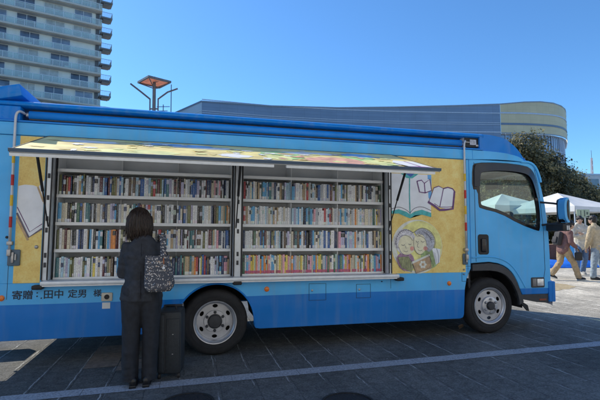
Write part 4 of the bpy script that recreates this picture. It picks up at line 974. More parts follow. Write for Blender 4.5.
def limb(bm, pts, n=14):
    """pts: (position, r) or (position, (r_across, r_depth)); elliptical tapered tube with rounded ends"""
    P = [Vector(p[0]) for p in pts]; rr_ = [p[1] if isinstance(p[1], (tuple, list)) else (p[1], p[1]) for p in pts]
    # rounded ends
    d0 = (P[0]-P[1]).normalized(); d1 = (P[-1]-P[-2]).normalized()
    P2, R2 = [], []
    for k in (.98, .8, .45): P2.append(P[0]+d0*min(rr_[0])*k*.9); q = math.sqrt(1-k*k); R2.append((rr_[0][0]*max(q, .15), rr_[0][1]*max(q, .15)))
    P2 += P; R2 += list(rr_)
    for k in (.45, .8, .98): P2.append(P[-1]+d1*min(rr_[-1])*k*.9); q = math.sqrt(1-k*k); R2.append((rr_[-1][0]*max(q, .15), rr_[-1][1]*max(q, .15)))
    rings = []
    for i, p in enumerate(P2):
        d = (P2[min(i+1, len(P2)-1)]-P2[max(i-1, 0)]).normalized()
        # keep the first axis sideways in the person's own frame
        a = AXS if abs(d.dot(AXS)) < .9 else Vector((0, 0, 1))
        u = (a-d*a.dot(d)).normalized(); v = d.cross(u)
        rings.append([bm.verts.new(p+u*math.cos(2*math.pi*k/n)*R2[i][0]+v*math.sin(2*math.pi*k/n)*R2[i][1]) for k in range(n)])
    for a, b in zip(rings, rings[1:]):
        for k in range(n): bm.faces.new((a[k], a[(k+1) % n], b[(k+1) % n], b[k]))
    bm.faces.new(rings[0]); bm.faces.new(rings[-1])
AXS = Vector((1, 0, 0))

def hand(bm, wrist, dirn, palm_n, s=1.0, curl=.5, thumb=1):
    """palm, four unequal bent fingers and a thumb leaving the side of the palm"""
    w_ = Vector(wrist); d = Vector(dirn).normalized(); nn = Vector(palm_n); nn = (nn-d*nn.dot(d)).normalized(); sd_ = d.cross(nn)
    limb(bm, [(w_, (.024*s, .017*s)), (w_+d*.045*s, (.036*s, .014*s)), (w_+d*.085*s, (.039*s, .013*s))])
    for i, (o_, l_) in enumerate(((-.028, .062), (-.009, .072), (.010, .068), (.028, .053))):
        p = w_+d*.085*s+sd_*o_*s; c = curl*(1+.1*i); pts = [(p, .0088*s)]; dd = d.copy()
        for q in range(3):
            dd = (dd*math.cos(c*.6)+nn*math.sin(c*.6)).normalized(); p = p+dd*l_*s*(.45, .32, .23)[q]; pts.append((p, (.0084-.0008*q)*s))
        limb(bm, pts, 8)
    t0 = w_+d*.03*s-sd_*.03*s*thumb; t1 = t0-sd_*.028*s*thumb+d*.03*s+nn*.01*s; t2 = t1+d*.03*s+nn*.012*s
    limb(bm, [(t0, .011*s), (t1, .0098*s), (t2, .0085*s)], 8)

def head_shapes(bm, c, fw, up, s=1.0):
    """skull, jaw, nose, ears and neck root; c is the centre of the skull"""
    c = Vector(c); fw = Vector(fw).normalized(); up = Vector(up).normalized(); rt_ = fw.cross(up)
    rot = Matrix((rt_, fw, up)).transposed()
    P = lambda x, y, z: c+rt_*x*s+fw*y*s+up*z*s
    ball(bm, P(0, -.008, .02), (.074*s, .092*s, .092*s), 20, rot=rot)
    ball(bm, P(0, .022, -.045), (.058*s, .066*s, .070*s), 16, rot=rot)
    ball(bm, P(0, .050, -.090), (.030*s, .028*s, .024*s), 12, rot=rot)     # chin
    ball(bm, P(0, .092, -.028), (.013*s, .018*s, .016*s), 10, rot=rot); ball(bm, P(0, .086, -.008), (.008*s, .014*s, .026*s), 10, rot=rot)
    for q in (-1, 1):
        ball(bm, P(q*.074, -.006, -.02), (.011*s, .022*s, .032*s), 10, rot=rot)
        ball(bm, P(q*.034, .066, -.026), (.022*s, .020*s, .02*s), 10, rot=rot)
    ball(bm, P(0, .080, .018), (.050*s, .012*s, .010*s), 10, rot=rot)        # brow
    ball(bm, P(0, .082, -.064), (.022*s, .012*s, .010*s), 10, rot=rot)       # lips
    return P, rot

def face_details(me, P, rot, s=1.0):
    """eyes, brows and lips as small pieces of the same mesh (material slots 1-3)"""
    bm = new(); bm.from_mesh(me)
    for f in bm.faces: f.material_index = 0
    for q in (-1, 1):
        ball(bm, P(q*.031, .076, .0), (.012*s, .007*s, .006*s), 10, 1, rot); ball(bm, P(q*.031, .0815, .0), (.006*s, .004*s, .006*s), 8, 2, rot)
        ball(bm, P(q*.032, .083, .021), (.018*s, .005*s, .0035*s), 8, 2, rot)
    ball(bm, P(0, .0915, -.062), (.019*s, .006*s, .004*s), 8, 3, rot); ball(bm, P(0, .0905, -.069), (.016*s, .006*s, .0045*s), 8, 3, rot)
    bm.to_mesh(me); bm.free()

m_skin = mat('skin', (.50, .32, .23), .5, 0, .08, 14); m_eye = mat('eye_white', (.7, .68, .65), .3); m_iris = mat('eye_dark', (.02, .015, .012), .3); m_lip = mat('lip', (.40, .16, .14), .5)
SKINS = [m_skin, m_eye, m_iris, m_lip]
def hair_mat(name, col):
    m = bpy.data.materials.new(name); m.use_nodes = True; t = m.node_tree; p = t.nodes['Principled BSDF']; L = t.links.new
    co = t.nodes.new('ShaderNodeTexCoord'); mp = t.nodes.new('ShaderNodeMapping'); mp.inputs['Scale'].default_value = (160, 160, 9); L(co.outputs['Object'], mp.inputs[0])
    n = t.nodes.new('ShaderNodeTexNoise'); n.inputs['Scale'].default_value = 1; n.inputs['Detail'].default_value = 3; L(mp.outputs[0], n.inputs['Vector'])
    r = t.nodes.new('ShaderNodeValToRGB'); r.color_ramp.elements[0].position = .3; r.color_ramp.elements[0].color = tuple(c*.35 for c in col)+(1,); r.color_ramp.elements[1].position = .75; r.color_ramp.elements[1].color = tuple(c*1.8 for c in col)+(1,)
    L(n.outputs['Fac'], r.inputs[0]); L(r.outputs[0], p.inputs['Base Color']); p.inputs['Roughness'].default_value = .42
    b = t.nodes.new('ShaderNodeBump'); b.inputs['Strength'].default_value = .7; b.inputs['Distance'].default_value = .006; L(n.outputs['Fac'], b.inputs['Height']); L(b.outputs[0], p.inputs['Normal'])
    return m
m_hair = hair_mat('hair_dark_brown', (.034, .022, .017)); m_hairb = hair_mat('hair_black', (.014, .012, .012))

def folds(amp, sx=9, sz=5, seed=0):
    def f(co):
        q = Vector((co.x*sx+seed, co.y*sx, co.z*sz))
        return amp*(noise.noise(q)+.55*noise.noise(q*2.3))
    return f

# ---- the reader at the shelves, seen from behind
WX, WY = -.722, -.735
AXS = Vector((1, 0, 0))
wom = empty('person', (WX, WY, 0)); tag(wom, 'person with dark bob in a black trouser suit facing the shelves, seen from behind', 'person')
HC = (-.036, .065, 1.508); hfw = (.05, .93, -.30); hup = (.0, .30, .95)
sh_l, el_l, wr_l = (-.132, .0, 1.272), (-.168, .03, 1.02), (-.10, .255, 1.08)
sh_r, el_r, wr_r = (.142, .0, 1.265), (.232, .0, 1.015), (.12, .25, 1.09)
bm = new(); P_, rot_ = head_shapes(bm, HC, hfw, hup)
limb(bm, [((.0, .005, 1.27), (.055, .05)), ((-.02, .025, 1.37), (.048, .048)), ((-.032, .045, 1.45), (.05, .05))])
limb(bm, [((0, 0, .80), (.15, .095)), ((0, 0, .90), (.145, .09)), ((0, 0, 1.0), (.115, .078)), ((0, -.005, 1.12), (.13, .088)), ((0, -.005, 1.23), (.145, .085)), ((0, 0, 1.29), (.09, .06))])
for S_, E_, W_ in ((sh_l, el_l, wr_l), (sh_r, el_r, wr_r)):
    limb(bm, [(S_, .046), (Vector(S_).lerp(Vector(E_), .5), .040), (E_, .034), (Vector(E_).lerp(Vector(W_), .4), .033), (W_, .023)])
hand(bm, wr_l, (.75, .62, .2), (.3, .1, 1), .92, .55, -1); hand(bm, wr_r, (-.75, .62, .2), (-.3, .1, 1), .92, .55, 1)
for q, ax_, kx, hx in ((-1, -.062, -.072, -.08), (1, .063, .072, .08)):
    limb(bm, [((hx, 0, .80), .080), ((hx*.98, .0, .46), .044), ((kx, -.012, .25), .040), ((ax_, -.02, .09), .028)])
    limb(bm, [((ax_, -.04, .048), .022), ((ax_*1.05, .06, .035), .021), ((ax_*1.1, .12, .026), .015)])
me = remeshed(bm, .0075, 3); face_details(me, P_, rot_); obj('body', me, SKINS, wom, 180)
# hair: a bob that swells at the sides and tapers to the nape
bm = new(); c = Vector(HC)
R_h = Matrix((Vector((1, 0, 0)), Vector((0, .96, -.28)), Vector((0, .28, .96)))).transposed()
ball(bm, c+Vector((0, -.018, .030)), (.098, .108, .104), 28, rot=R_h)
ball(bm, c+Vector((0, -.045, -.03)), (.107, .085, .105), 24, rot=R_h)
limb(bm, [(c+Vector((0, -.055, .02)), (.10, .07)), (c+Vector((.0, -.068, -.06)), (.109, .066)), (c+Vector((0, -.066, -.115)), (.10, .056)), (c+Vector((.002, -.055, -.158)), (.078, .042))], 24)
for q in (-1, 1): limb(bm, [(c+Vector((q*.085, .03, .03)), (.03, .06)), (c+Vector((q*.092, .015, -.06)), (.026, .06)), (c+Vector((q*.086, .0, -.135)), (.018, .045))], 16)
def strands(co):
    a = math.atan2(co.y-HC[1]+.02, co.x-HC[0]); z = co.z-HC[2]
    low = max(0, min(1, (-z+.02)/.15))
    return .006*noise.noise(Vector((a*7, z*3, 0)))+(.004+.009*low)*noise.noise(Vector((a*22, z*3, 3)))
me = remeshed(bm, .006, 3, strands)
# ragged lower ends
for v in me.vertices:
    if v.co.z < HC[2]-.12: v.co.z += .04*noise.noise(Vector((math.atan2(v.co.y-HC[1], v.co.x)*14, 0, 7)))
bm = new(); bm.from_mesh(me)
from mathutils.bvhtree import BVHTree
bv = BVHTree.FromBMesh(bm); rs_ = random.Random(5)
for k in range(520):
    a = rs_.uniform(0, 2*math.pi); pts = []; top = rs_.uniform(.04, .115); bot = -rs_.uniform(.10, .185); da = rs_.uniform(-.12, .12); lift = rs_.uniform(-.001, .004)
    for i in range(9):
        f = i/8; z = top+(bot-top)*f; aa = a+da*f*f+.03*math.sin(f*7+k)
        dr = Vector((math.cos(aa), math.sin(aa), 0)); c0 = c+Vector((0, -.035, z)); zz = max(z, -.13)
        hit = bv.ray_cast(c+Vector((0, -.035, zz))+dr*.3, -dr, .3)
        r0 = (hit[0]-(c+Vector((0, -.035, zz)))).length if hit[0] else .08
        pts.append(c0+dr*(r0+lift+.007*f*f*rs_.uniform(.2, 1.6)))
    tube(bm, pts, [.0012, .002, .0024, .0024, .0024, .0022, .002, .0016, .0008], 4)
obj('hair', bm, m_hair, wom, 180)
m_suit = mat('suit_black', (.032, .036, .046), .78, 0, .35, 22, .4, 200); m_trs = mat('trouser_black', (.020, .023, .030), .82, 0, .35, 22, .3, 260)
bm = new()
limb(bm, [((.0, .0, .79), (.185, .125)), ((-.0, .0, .86), (.178, .122)), ((0, 0, .97), (.150, .104)), ((0, -.006, 1.07), (.150, .106)), ((0, -.008, 1.18), (.168, .108)), ((.004, -.004, 1.27), (.163, .088)), ((.0, .0, 1.32), (.108, .070)), ((-.012, .018, 1.365), (.066, .058))], 28)
for S_, E_, W_ in ((sh_l, el_l, wr_l), (sh_r, el_r, wr_r)):
    S, E, W = Vector(S_), Vector(E_), Vector(W_)
    limb(bm, [(S, .053), (S.lerp(E, .25), .056), (S.lerp(E, .6), .055), (E, .052), (E.lerp(W, .5), .05), (E.lerp(W, .95), .043)], 18)
me = remeshed(bm, .008, 4, lambda co: .010*noise.noise(Vector((co.x*11, co.y*11, co.z*6)))+.007*noise.noise(Vector((co.x*6, co.y*6, co.z*26)))+(.006*abs(noise.noise(Vector((co.x*5+3, co.y*5, co.z*11)))) if .85 < co.z < 1.1 else 0))
# hem: cut the rounded bottom flat
bm = new(); bm.from_mesh(me); bmesh.ops.bisect_plane(bm, geom=bm.verts[:]+bm.edges[:]+bm.faces[:], plane_co=(0, 0, .775), plane_no=(.03, 0, 1), clear_inner=True)
for v in bm.verts:                                       # the skirt of the jacket flares a little and splits at the back vent
    if v.co.z < .96:
        f = (.96-v.co.z)/.185; v.co.x *= 1+.05*f; v.co.y *= 1+.10*f
        if v.co.y < 0: v.co.y += .018*f*math.exp(-(v.co.x/.018)**2)
jk = obj('jacket', bm, m_suit, wom, 180)
for (W_, E_) in ((wr_l, el_l), (wr_r, el_r)):
    W, E = Vector(W_), Vector(E_); cb = new(); dd = (W-E).normalized()
    tube(cb, [W-dd*.012, W+dd*.012], [.046, .044], 16); obj('cuff', cb, mat('shirt_white', (.7, .7, .72), .7), jk, 60)
bm = new(); tube(bm, [(.002, -.1165, 1.30), (.002, -.117, 1.2), (.0, -.113, 1.05), (0, -.119, .95), (.003, -.128, .80)], .0022, 6); obj('back_seam', bm, mat('seam', (.006, .006, .008), .9), jk, 180)
bm = new()
for q, ax_ in ((-1, -.088), (1, .080)):
    limb(bm, [((q*.082, 0, .86), (.100, .112)), ((q*.086, -.004, .72), (.100, .108)), ((q*.087, .0, .50), (.080, .092)), ((ax_, -.004, .28), (.073, .088)), ((ax_, -.01, .10), (.072, .092)), ((ax_, -.01, .015), (.072, .094))], 20)
limb(bm, [((0, 0, .92), (.135, .1)), ((0, 0, .80), (.16, .115))], 24)
me = remeshed(bm, .008, 4, lambda co: .015*noise.noise(Vector((co.x*10, co.y*10, co.z*2.3)))+.006*noise.noise(Vector((co.x*7, co.y*7, co.z*12)))+(.005*noise.noise(Vector((co.x*8, co.y*8, co.z*40))) if co.z < .2 else 0))
bm = new(); bm.from_mesh(me); bmesh.ops.bisect_plane(bm, geom=bm.verts[:]+bm.edges[:]+bm.faces[:], plane_co=(0, 0, .052), plane_no=(0, .1, 1), clear_inner=True)
obj('trousers', bm, m_trs, wom, 180)
m_shoe = mat('shoe_black', (.012, .012, .013), .35, 0, .2, 20)
for q, ax_ in ((-1, -.058), (1, .056)):
    bm = new(); limb(bm, [((ax_, -.07, .056), (.038, .048)), ((ax_, .0, .05), (.040, .046)), ((ax_*1.08, .09, .032), (.041, .026)), ((ax_*1.12, .15, .024), (.03, .02))], 16)
    me = remeshed(bm, .006, 2); bm = new(); bm.from_mesh(me); box(bm, ax_-.03, ax_+.03, -.105, -.05, .0, .03, .006); box(bm, ax_-.036, ax_+.036, -.04, .15, .0, .012, .004); obj('shoe', bm, m_shoe, wom, 180)

# ---- tote bag on the shoulder
def bag_mat():
    m = bpy.data.materials.new('bag_print'); m.use_nodes = True; t = m.node_tree; p = t.nodes['Principled BSDF']; L = t.links.new
    co = t.nodes.new('ShaderNodeTexCoord')
    v = t.nodes.new('ShaderNodeTexVoronoi'); v.inputs['Scale'].default_value = 75; L(co.outputs['Object'], v.inputs['Vector'])
    wv = t.nodes.new('ShaderNodeTexWave'); wv.wave_type = 'RINGS'; wv.inputs['Scale'].default_value = 9; wv.inputs['Distortion'].default_value = 6; wv.inputs['Detail'].default_value = 2; wv.inputs['Detail Scale'].default_value = 3; L(co.outputs['Object'], wv.inputs['Vector'])
    th = t.nodes.new('ShaderNodeMath'); th.operation = 'LESS_THAN'; th.inputs[1].default_value = .42; L(v.outputs['Distance'], th.inputs[0])
    w2 = t.nodes.new('ShaderNodeMath'); w2.operation = 'GREATER_THAN'; w2.inputs[1].default_value = .40; L(wv.outputs['Fac'], w2.inputs[0])
    ml = t.nodes.new('ShaderNodeMath'); ml.operation = 'MULTIPLY'; L(th.outputs[0], ml.inputs[0]); L(w2.outputs[0], ml.inputs[1])
    r = t.nodes.new('ShaderNodeValToRGB'); r.color_ramp.interpolation = 'CONSTANT'; e = r.color_ramp.elements; e[0].color = (.50, .38, .28, 1); e[1].position = .35; e[1].color = (.62, .58, .54, 1); q = e.new(.85); q.color = (.26, .33, .42, 1)
    L(v.outputs['Color'], r.inputs[0])
    mx = t.nodes.new('ShaderNodeMix'); mx.data_type = 'RGBA'; L(ml.outputs[0], mx.inputs['Factor']); mx.inputs['A'].default_value = (.062, .068, .085, 1); L(r.outputs[0], mx.inputs['B'])
    L(mx.outputs['Result'], p.inputs['Base Color']); p.inputs['Roughness'].default_value = .75
    return m
m_bag = bag_mat()
bag = empty('tote_bag', (WX+.158, WY-.155, .868)); tag(bag, 'dark speckled fabric tote bag hanging from the right shoulder of the reader', 'bag')
bm = new(); NB = 9
rows = []
for j in range(NB+1):
    tt = j/NB; z = .325*tt
    xl = -.128+.010*tt; xr = .142-.07*max(0, tt-.25)**1.0*1.05
    if j == 0: xl += .03; xr -= .035
    if j == 1: xl += .006; xr -= .008
    th_ = .055*(1-tt)**.7+.012
    ring = []
    for k in range(28):
        a = 2*math.pi*k/28; cxx = (xl+xr)/2; rx = (xr-xl)/2
        ca, sa = math.cos(a), math.sin(a); ex = 2.6
        px_ = cxx+rx*math.copysign(abs(ca)**(2/ex), ca); py_ = th_*math.copysign(abs(sa)**(2/ex), sa)
        ring.append(bm.verts.new((px_, py_+.006*noise.noise(Vector((px_*9, tt*4, k*.1))), z+.010*math.cos(px_*9)*(-.6 if j == NB else 0))))
    rows.append(ring)
for a, b in zip(rows, rows[1:]):
    for k in range(28): bm.faces.new((a[k], a[(k+1) % 28], b[(k+1) % 28], b[k]))
bm.faces.new(rows[0]); obj('bag_body', bm, m_bag, bag, 180)
def ribbon(bm, pts, wd, nrm_):
    P = [Vector(p) for p in pts]; L_, R_ = [], []
    for i, p in enumerate(P):
        dd = (P[min(i+1, len(P)-1)]-P[max(i-1, 0)]).normalized(); n2 = Vector(nrm_[i] if isinstance(nrm_[0], tuple) else nrm_); s2 = dd.cross(n2).normalized()*wd/2
        nn2 = s2.cross(dd).normalized()*.003
        L_.append((bm.verts.new(p+s2+nn2), bm.verts.new(p+s2-nn2))); R_.append((bm.verts.new(p-s2+nn2), bm.verts.new(p-s2-nn2)))
    for i in range(len(P)-1):
        for q in ((L_[i][0], L_[i+1][0], R_[i+1][0], R_[i][0]), (L_[i][1], R_[i][1], R_[i+1][1], L_[i+1][1]), (L_[i][0], L_[i][1], L_[i+1][1], L_[i+1][0]), (R_[i][0], R_[i+1][0], R_[i+1][1], R_[i][1])): bm.faces.new(q)
bm = new()
pts = smooth_line([(.04, -.02, .31), (.038, .02, .42), (.030, .045, .50), (.012, .11, .515), (.0, .16, .505), (-.005, .23, .45), (-.002, .25, .36)], 2)
nr_ = [(0, -1, .15)]*0
ns = []
for i, p in enumerate(pts):
    f = i/(len(pts)-1); ns.append((0, -math.cos(f*math.pi), math.sin(f*math.pi)+.01))
ribbon(bm, pts, .055, ns); obj('shoulder_strap', bm, m_bag, bag, 180)
bm = new(); lathe(bm, [(.001, -.012), (.010, -.012), (.014, -.006), (.012, 0)], (.045, -.045, .21), 'y', 18); tube(bm, [(.045, -.040, .24), (.045, -.048, .21)], .003, 6); obj('white_charm', bm, m_white, bag, 60)
bm = new(); tube(bm, [(.043, -.036, .30), (.045, -.042, .245)], .006, 8); obj('red_tag', bm, mat('rust_tag', (.35, .12, .05), .6), bag, 60)

# ---- upright suitcase beside the reader
m_case = mat('case_black', (.022, .028, .034), .6, 0, .25, 40, .25, 120)
case = empty('suitcase', (-.462, -.475, 0), R(-4)); tag(case, 'black upright soft suitcase standing on the paving at the right side of the reader', 'suitcase')
bm = new(); box(bm, -.115, .12, -.19, .19, .045, .635, .035)
for v in bm.verts: v.co.y += .006*noise.noise(v.co*7)
obj('case_body', bm, m_case, case, 40)
bm = new(); box(bm, -.095, -.04, -.205, -.188, .07, .61, .008); box(bm, -.03, .10, -.202, -.188, .09, .57, .008); fp_ = obj('front_pocket', bm, m_case, case, 40)
bm = new(); tube(bm, [(-.035, -.2, .09), (-.035, -.205, .35), (-.035, -.2, .60)], .004, 6); obj('zip', bm, m_dark, fp_, 60)
bm = new(); box(bm, .03, .042, -.206, -.2025, .42, .427); box(bm, .028, .04, -.206, -.2025, .235, .243); obj('zip_pull', bm, m_steel, fp_)
bm = new(); tube(bm, smooth_line([(-.06, -.05, .63), (-.06, -.05, .665), (-.04, -.05, .675), (.03, -.05, .675), (.05, -.05, .665), (.05, -.05, .63)], 1), .011, 8); obj('carry_handle', bm, m_black, case, 180)
bm = new(); box(bm, -.09, .10, .10, .15, .635, .655, .008); obj('pull_handle', bm, m_dark, case, 40)
for x in (-.09, .09):
    for y in (-.15, .15):
        bm = new(); lathe(bm, [(.001, x-.014), (.024, x-.014), (.028, x-.008), (.028, x+.008), (.024, x+.014), (.001, x+.014)], (0, y, .028), 'x', 18); obj('wheel', bm, m_black, case, 40)

# ---- people out in the sun; each has its own frame: +x to the photo's right, +y away
def placed(name, u, v, rz=0, **k):
    p = gnd(u, v); o = empty(name, (p.x, p.y, 0), -YAW+rz); tag(o, **k); return o
def fig(root, J, mats, vox=.014, hooded=False, jk_r=1.0, hand_curl=.5, hem=None, leg_r=1.0, hair_long=False):
    """J: joints dict; builds body, jacket, trousers, hair and shoes under root"""
    global AXS
    AXS = Vector(J.get('side', (0, 1, 0)))
    V = {k: Vector(v) for k, v in J.items()}
    bm = new(); P_, rot_ = head_shapes(bm, V['head'], V['face'], V.get('hup', Vector((0, 0, 1))))
    limb(bm, [(V['neck'], .055), (V['head']+Vector((0, 0, -.07)), .05)])
    limb(bm, [(V['hip'], (.13, .09)), (V['hip'].lerp(V['neck'], .4), (.12, .085)), (V['hip'].lerp(V['neck'], .8), (.15, .09)), (V['neck'], (.07, .06))])
    for s in 'lr':
        limb(bm, [(V['sh'+s], .05), (V['el'+s], .038), (V['wr'+s], .025)])
        hand(bm, V['wr'+s], V['wr'+s]-V['el'+s]+Vector(J.get('hd'+s, (0, 0, 0))), J.get('hn'+s, (0, 0, -1)), 1.0, hand_curl, 1 if s == 'l' else -1)
        limb(bm, [(V['hp'+s], .085), (V['kn'+s], .055), (V['an'+s], .04)]); limb(bm, [(V['an'+s]+Vector((0, 0, -.04)), .035), (V['to'+s], .028)])
    me = remeshed(bm, .0085, 2); face_details(me, P_, rot_); obj('body', me, SKINS, root, 180)
    bm = new(); n0 = V['neck']; h0 = V['hip']; ln_ = h0-n0
    hemp = n0+ln_*(hem or 1.12)
    limb(bm, [(hemp, (.175*jk_r, .13*jk_r)), (h0, (.175*jk_r, .132*jk_r)), (n0.lerp(h0, .5), (.168*jk_r, .13*jk_r)), (n0.lerp(h0, .2), (.185*jk_r, .118*jk_r)), (n0.lerp(h0, .04), (.11, .085)), (n0+Vector((0, 0, .03)), (.075, .07))], 24)
    for s in 'lr':
        S, E, W = V['sh'+s], V['el'+s], V['wr'+s]
        limb(bm, [(S, .078*jk_r), (S.lerp(E, .5), .07*jk_r), (E, .063*jk_r), (E.lerp(W, .5), .057*jk_r), (E.lerp(W, .93), .048)], 16)
    if hooded:
        b = -V['face']; b.z = 0; b.normalize()
        limb(bm, [(n0+b*.07+Vector((0, 0, .05)), (.11, .06)), (n0+b*.11-Vector((0, 0, .05)), (.10, .05))]); 
        for q in (-1, 1): ball(bm, n0+AXS*q*.085+Vector((0, 0, .025)), (.055, .055, .045), 12)
    me = remeshed(bm, vox*.75, 3, lambda co: .011*noise.noise(co*10)+.006*noise.noise(co*24))
    jk_ = obj('jacket', me, mats['jacket'], root, 180)
    bm = new()
    for s in 'lr':
        K, A_, H_ = V['kn'+s], V['an'+s], V['hp'+s]
        limb(bm, [(H_+Vector((0, 0, .05)), (.10*leg_r, .11*leg_r)), (H_.lerp(K, .5), (.092*leg_r, .098*leg_r)), (K, .080*leg_r), (K.lerp(A_, .5), .076*leg_r), (A_.lerp(K, .02), .074*leg_r)], 16)
    limb(bm, [(h0+Vector((0, 0, .02)), (.145, .115)), (V['hpl'].lerp(V['hpr'], .5), (.16, .12))], 20)
    me = remeshed(bm, vox*.75, 3, lambda co: .010*noise.noise(Vector((co.x*12, co.y*12, co.z*5)))+.008*noise.noise(co*22)); obj('trousers', me, mats['trousers'], root, 180)
    for s in 'lr':
        A_, T_ = V['an'+s], V['to'+s]; dd = (T_-A_); dd.z = 0; dd.normalize()
        bm = new(); limb(bm, [(A_+Vector((0, 0, -.035))-dd*.03, (.04, .045)), (A_.lerp(T_, .5)+Vector((0, 0, -.015)), (.046, .042)), (T_, (.042, .03))], 14)
        sho = obj('shoe', remeshed(bm, .008, 2), mats['shoe'], root, 180)
        up_ = Vector((0, 0, 1)); bm = new()
        a = A_+Vector((0, 0, -.073))-dd*.055; b = T_+dd*.025; b.z -= .022
        limb(bm, [(a, (.04, .012)), (a.lerp(b, .6), (.046, .012)), (b, (.038, .011))], 12); obj('sole', bm, mats['sole'], sho, 60)
    f_ = V['face'].normalized(); c = V['head']; b = -f_
    R2 = rot_
    bm = new(); ball(bm, c+b*.012+Vector((0, 0, .04)), (.088, .104, .088), 20, rot=R2); ball(bm, c+b*.045+Vector((0, 0, -.01)), (.086, .068, .092), 16, rot=R2)
    if hair_long: ball(bm, c+b*.05+Vector((0, 0, -.07)), (.09, .06, .09), 16, rot=R2)
    for q in (-1, 1): ball(bm, c+rot_@Vector((q*.068, .02, .03)), (.024, .045, .045), 10, rot=R2)
    bm2 = remeshed(bm, .009, 2, lambda co: .010*noise.noise(co*26)+.005*noise.noise(co*60)); obj('hair', bm2, mats['hair'], root, 180)
    return V, jk_
def cloth(name, c, var=.18): return mat(name, c, .85, 0, var, 16, .4, 90)
m_sole = mat('sole_white', (.6, .6, .58), .6)
# A: striding to the right behind the cab
pA = placed('person', 567, 280.3, 0, label='person in dusty maroon jacket and khaki trousers striding right past the cab front', cat='person')
JA = dict(side=(0, 1, 0), hip=(-.06, 0, .86), neck=(.05, 0, 1.33), head=(.17, .0, 1.475), face=(.95, .1, -.25), hup=(.25, 0, .96), shl=(.03, .17, 1.27), shr=(.03, -.17, 1.27), ell=(-.08, .24, 1.03), elr=(.0, -.25, 1.02), wrl=(.10, .20, .90), wrr=(.16, -.2, .88),
          hpl=(-.06, .085, .82), hpr=(-.06, -.085, .82), knl=(-.12, .08, .46), knr=(.15, -.08, .47), anl=(-.36, .08, .17), anr=(.27, -.08, .09), tol=(-.24, .08, .06), tor=(.42, -.08, .045))
VA, _ = fig(pA, JA, dict(jacket=cloth('cloth_maroon', (.20, .105, .095)), trousers=cloth('cloth_khaki', (.40, .29, .17)), shoe=mat('shoe_dark', (.02, .02, .024), .6), sole=m_sole, hair=m_hairb), jk_r=1.05)
bk = empty('handbag', pA.matrix_basis @ Vector((.17, -.27, .70)), -YAW); tag(bk, 'small black bag carried in the front hand of the striding maroon-jacket person', 'bag')
bm = new(); box(bm, -.09, .09, -.05, .05, -.16, .06, .035); obj('bag_body', bm, mat('bag_black', (.015, .015, .017), .6, 0, .2, 20), bk, 40)
bm = new(); tube(bm, smooth_line([(-.05, 0, .05), (-.04, .03, .13), (0, .05, .155), (.04, .03, .13), (.05, 0, .05)], 2), .008, 8); obj('handle', bm, m_black, bk, 180)
bk = empty('backpack', pA.matrix_basis @ Vector((-.165, 0, 1.13)), -YAW); tag(bk, 'dark backpack on the back of the striding maroon-jacket person', 'bag')
bm = new(); box(bm, -.09, .05, -.13, .13, -.2, .17, .05, 0, Matrix.Rotation(R(14), 4, 'Y')); obj('pack_body', bm, mat('pack_grey', (.03, .03, .034), .7, 0, .2, 30), bk, 40)
bm = new(); box(bm, -.125, -.085, -.09, .09, -.15, .02, .02, 0, Matrix.Rotation(R(14), 4, 'Y')); obj('pack_pocket', bm, mat('pack_grey', (.03, .03, .034), .7, 0, .2, 30), bk, 40)
# B: arms folded, facing us
pB = placed('person', 582, 275.2, R(0), label='person in cream hoodie and blue jeans walking towards us with folded arms', cat='person')
JB = dict(side=(1, 0, 0), hip=(.03, 0, .92), neck=(.0, .0, 1.47), head=(-.01, -.035, 1.635), face=(-.35, -.93, -.08), shl=(-.185, 0, 1.40), shr=(.185, 0, 1.40), ell=(-.265, -.10, 1.15), elr=(.26, -.10, 1.15), wrl=(.04, -.20, 1.17), wrr=(-.05, -.225, 1.22), hnl=(0, 1, .2), hnr=(0, 1, .2), hdl=(.2, 0, .02), hdr=(-.2, 0, .02),
          hpl=(-.06, 0, .87), hpr=(.11, 0, .87), knl=(-.16, -.06, .49), knr=(.12, .0, .49), anl=(-.22, -.12, .10), anr=(.13, .16, .12), tol=(-.27, -.26, .045), tor=(.12, .03, .045))
fig(pB, JB, dict(jacket=cloth('cloth_cream', (.60, .56, .48)), trousers=cloth('denim_blue', (.10, .17, .30)), shoe=mat('shoe_grey', (.3, .3, .3), .7), sole=m_sole, hair=m_hairb), hooded=True, jk_r=1.12)
# C: at the right edge, back three-quarter
pC = placed('person', 597, 279.6, R(0), label='person in beige jacket and pale jeans at the right edge, turned away from us', cat='person')
JC = dict(side=(.8, .6, 0), hip=(.04, 0, .90), neck=(.0, .0, 1.45), head=(-.015, .03, 1.615), face=(-.55, .80, -.05), shl=(-.15, -.11, 1.38), shr=(.15, .11, 1.38), ell=(-.22, -.08, 1.10), elr=(.26, .16, 1.10), wrl=(-.22, .02, .86), wrr=(.27, .22, .86),
          hpl=(-.03, -.06, .86), hpr=(.10, .07, .86), knl=(-.09, -.06, .48), knr=(.17, .08, .48), anl=(-.15, -.07, .09), anr=(.30, .06, .10), tol=(-.03, -.13, .04), tor=(.36, .16, .045))
fig(pC, JC, dict(jacket=cloth('cloth_beige', (.52, .43, .29)), trousers=cloth('denim_pale', (.28, .35, .42)), shoe=mat('shoe_dark', (.02, .02, .024), .6), sole=mat('sole_dark', (.1, .1, .1), .7), hair=m_hairb), jk_r=1.12)
gl = empty('sunglasses', pC.matrix_basis @ Vector((-.045, .05, 1.68)), -YAW); tag(gl, 'sunglasses pushed up on the dark hair of the beige-jacket person', 'glasses')
bm = new(); ring_ = [Vector((.105*math.cos(a), .115*math.sin(a), .03*math.sin(a))) for a in [math.pi*(k/14)*1.2-.9 for k in range(15)]]
tube(bm, ring_, .006, 6); obj('frame', bm, m_blackgloss, gl, 180)
bm = new(); 
for a in (.35, 1.0): ball(bm, Vector((.11*math.cos(a+.5), .12*math.sin(a+.5), .03)), (.03, .03, .022), 10)
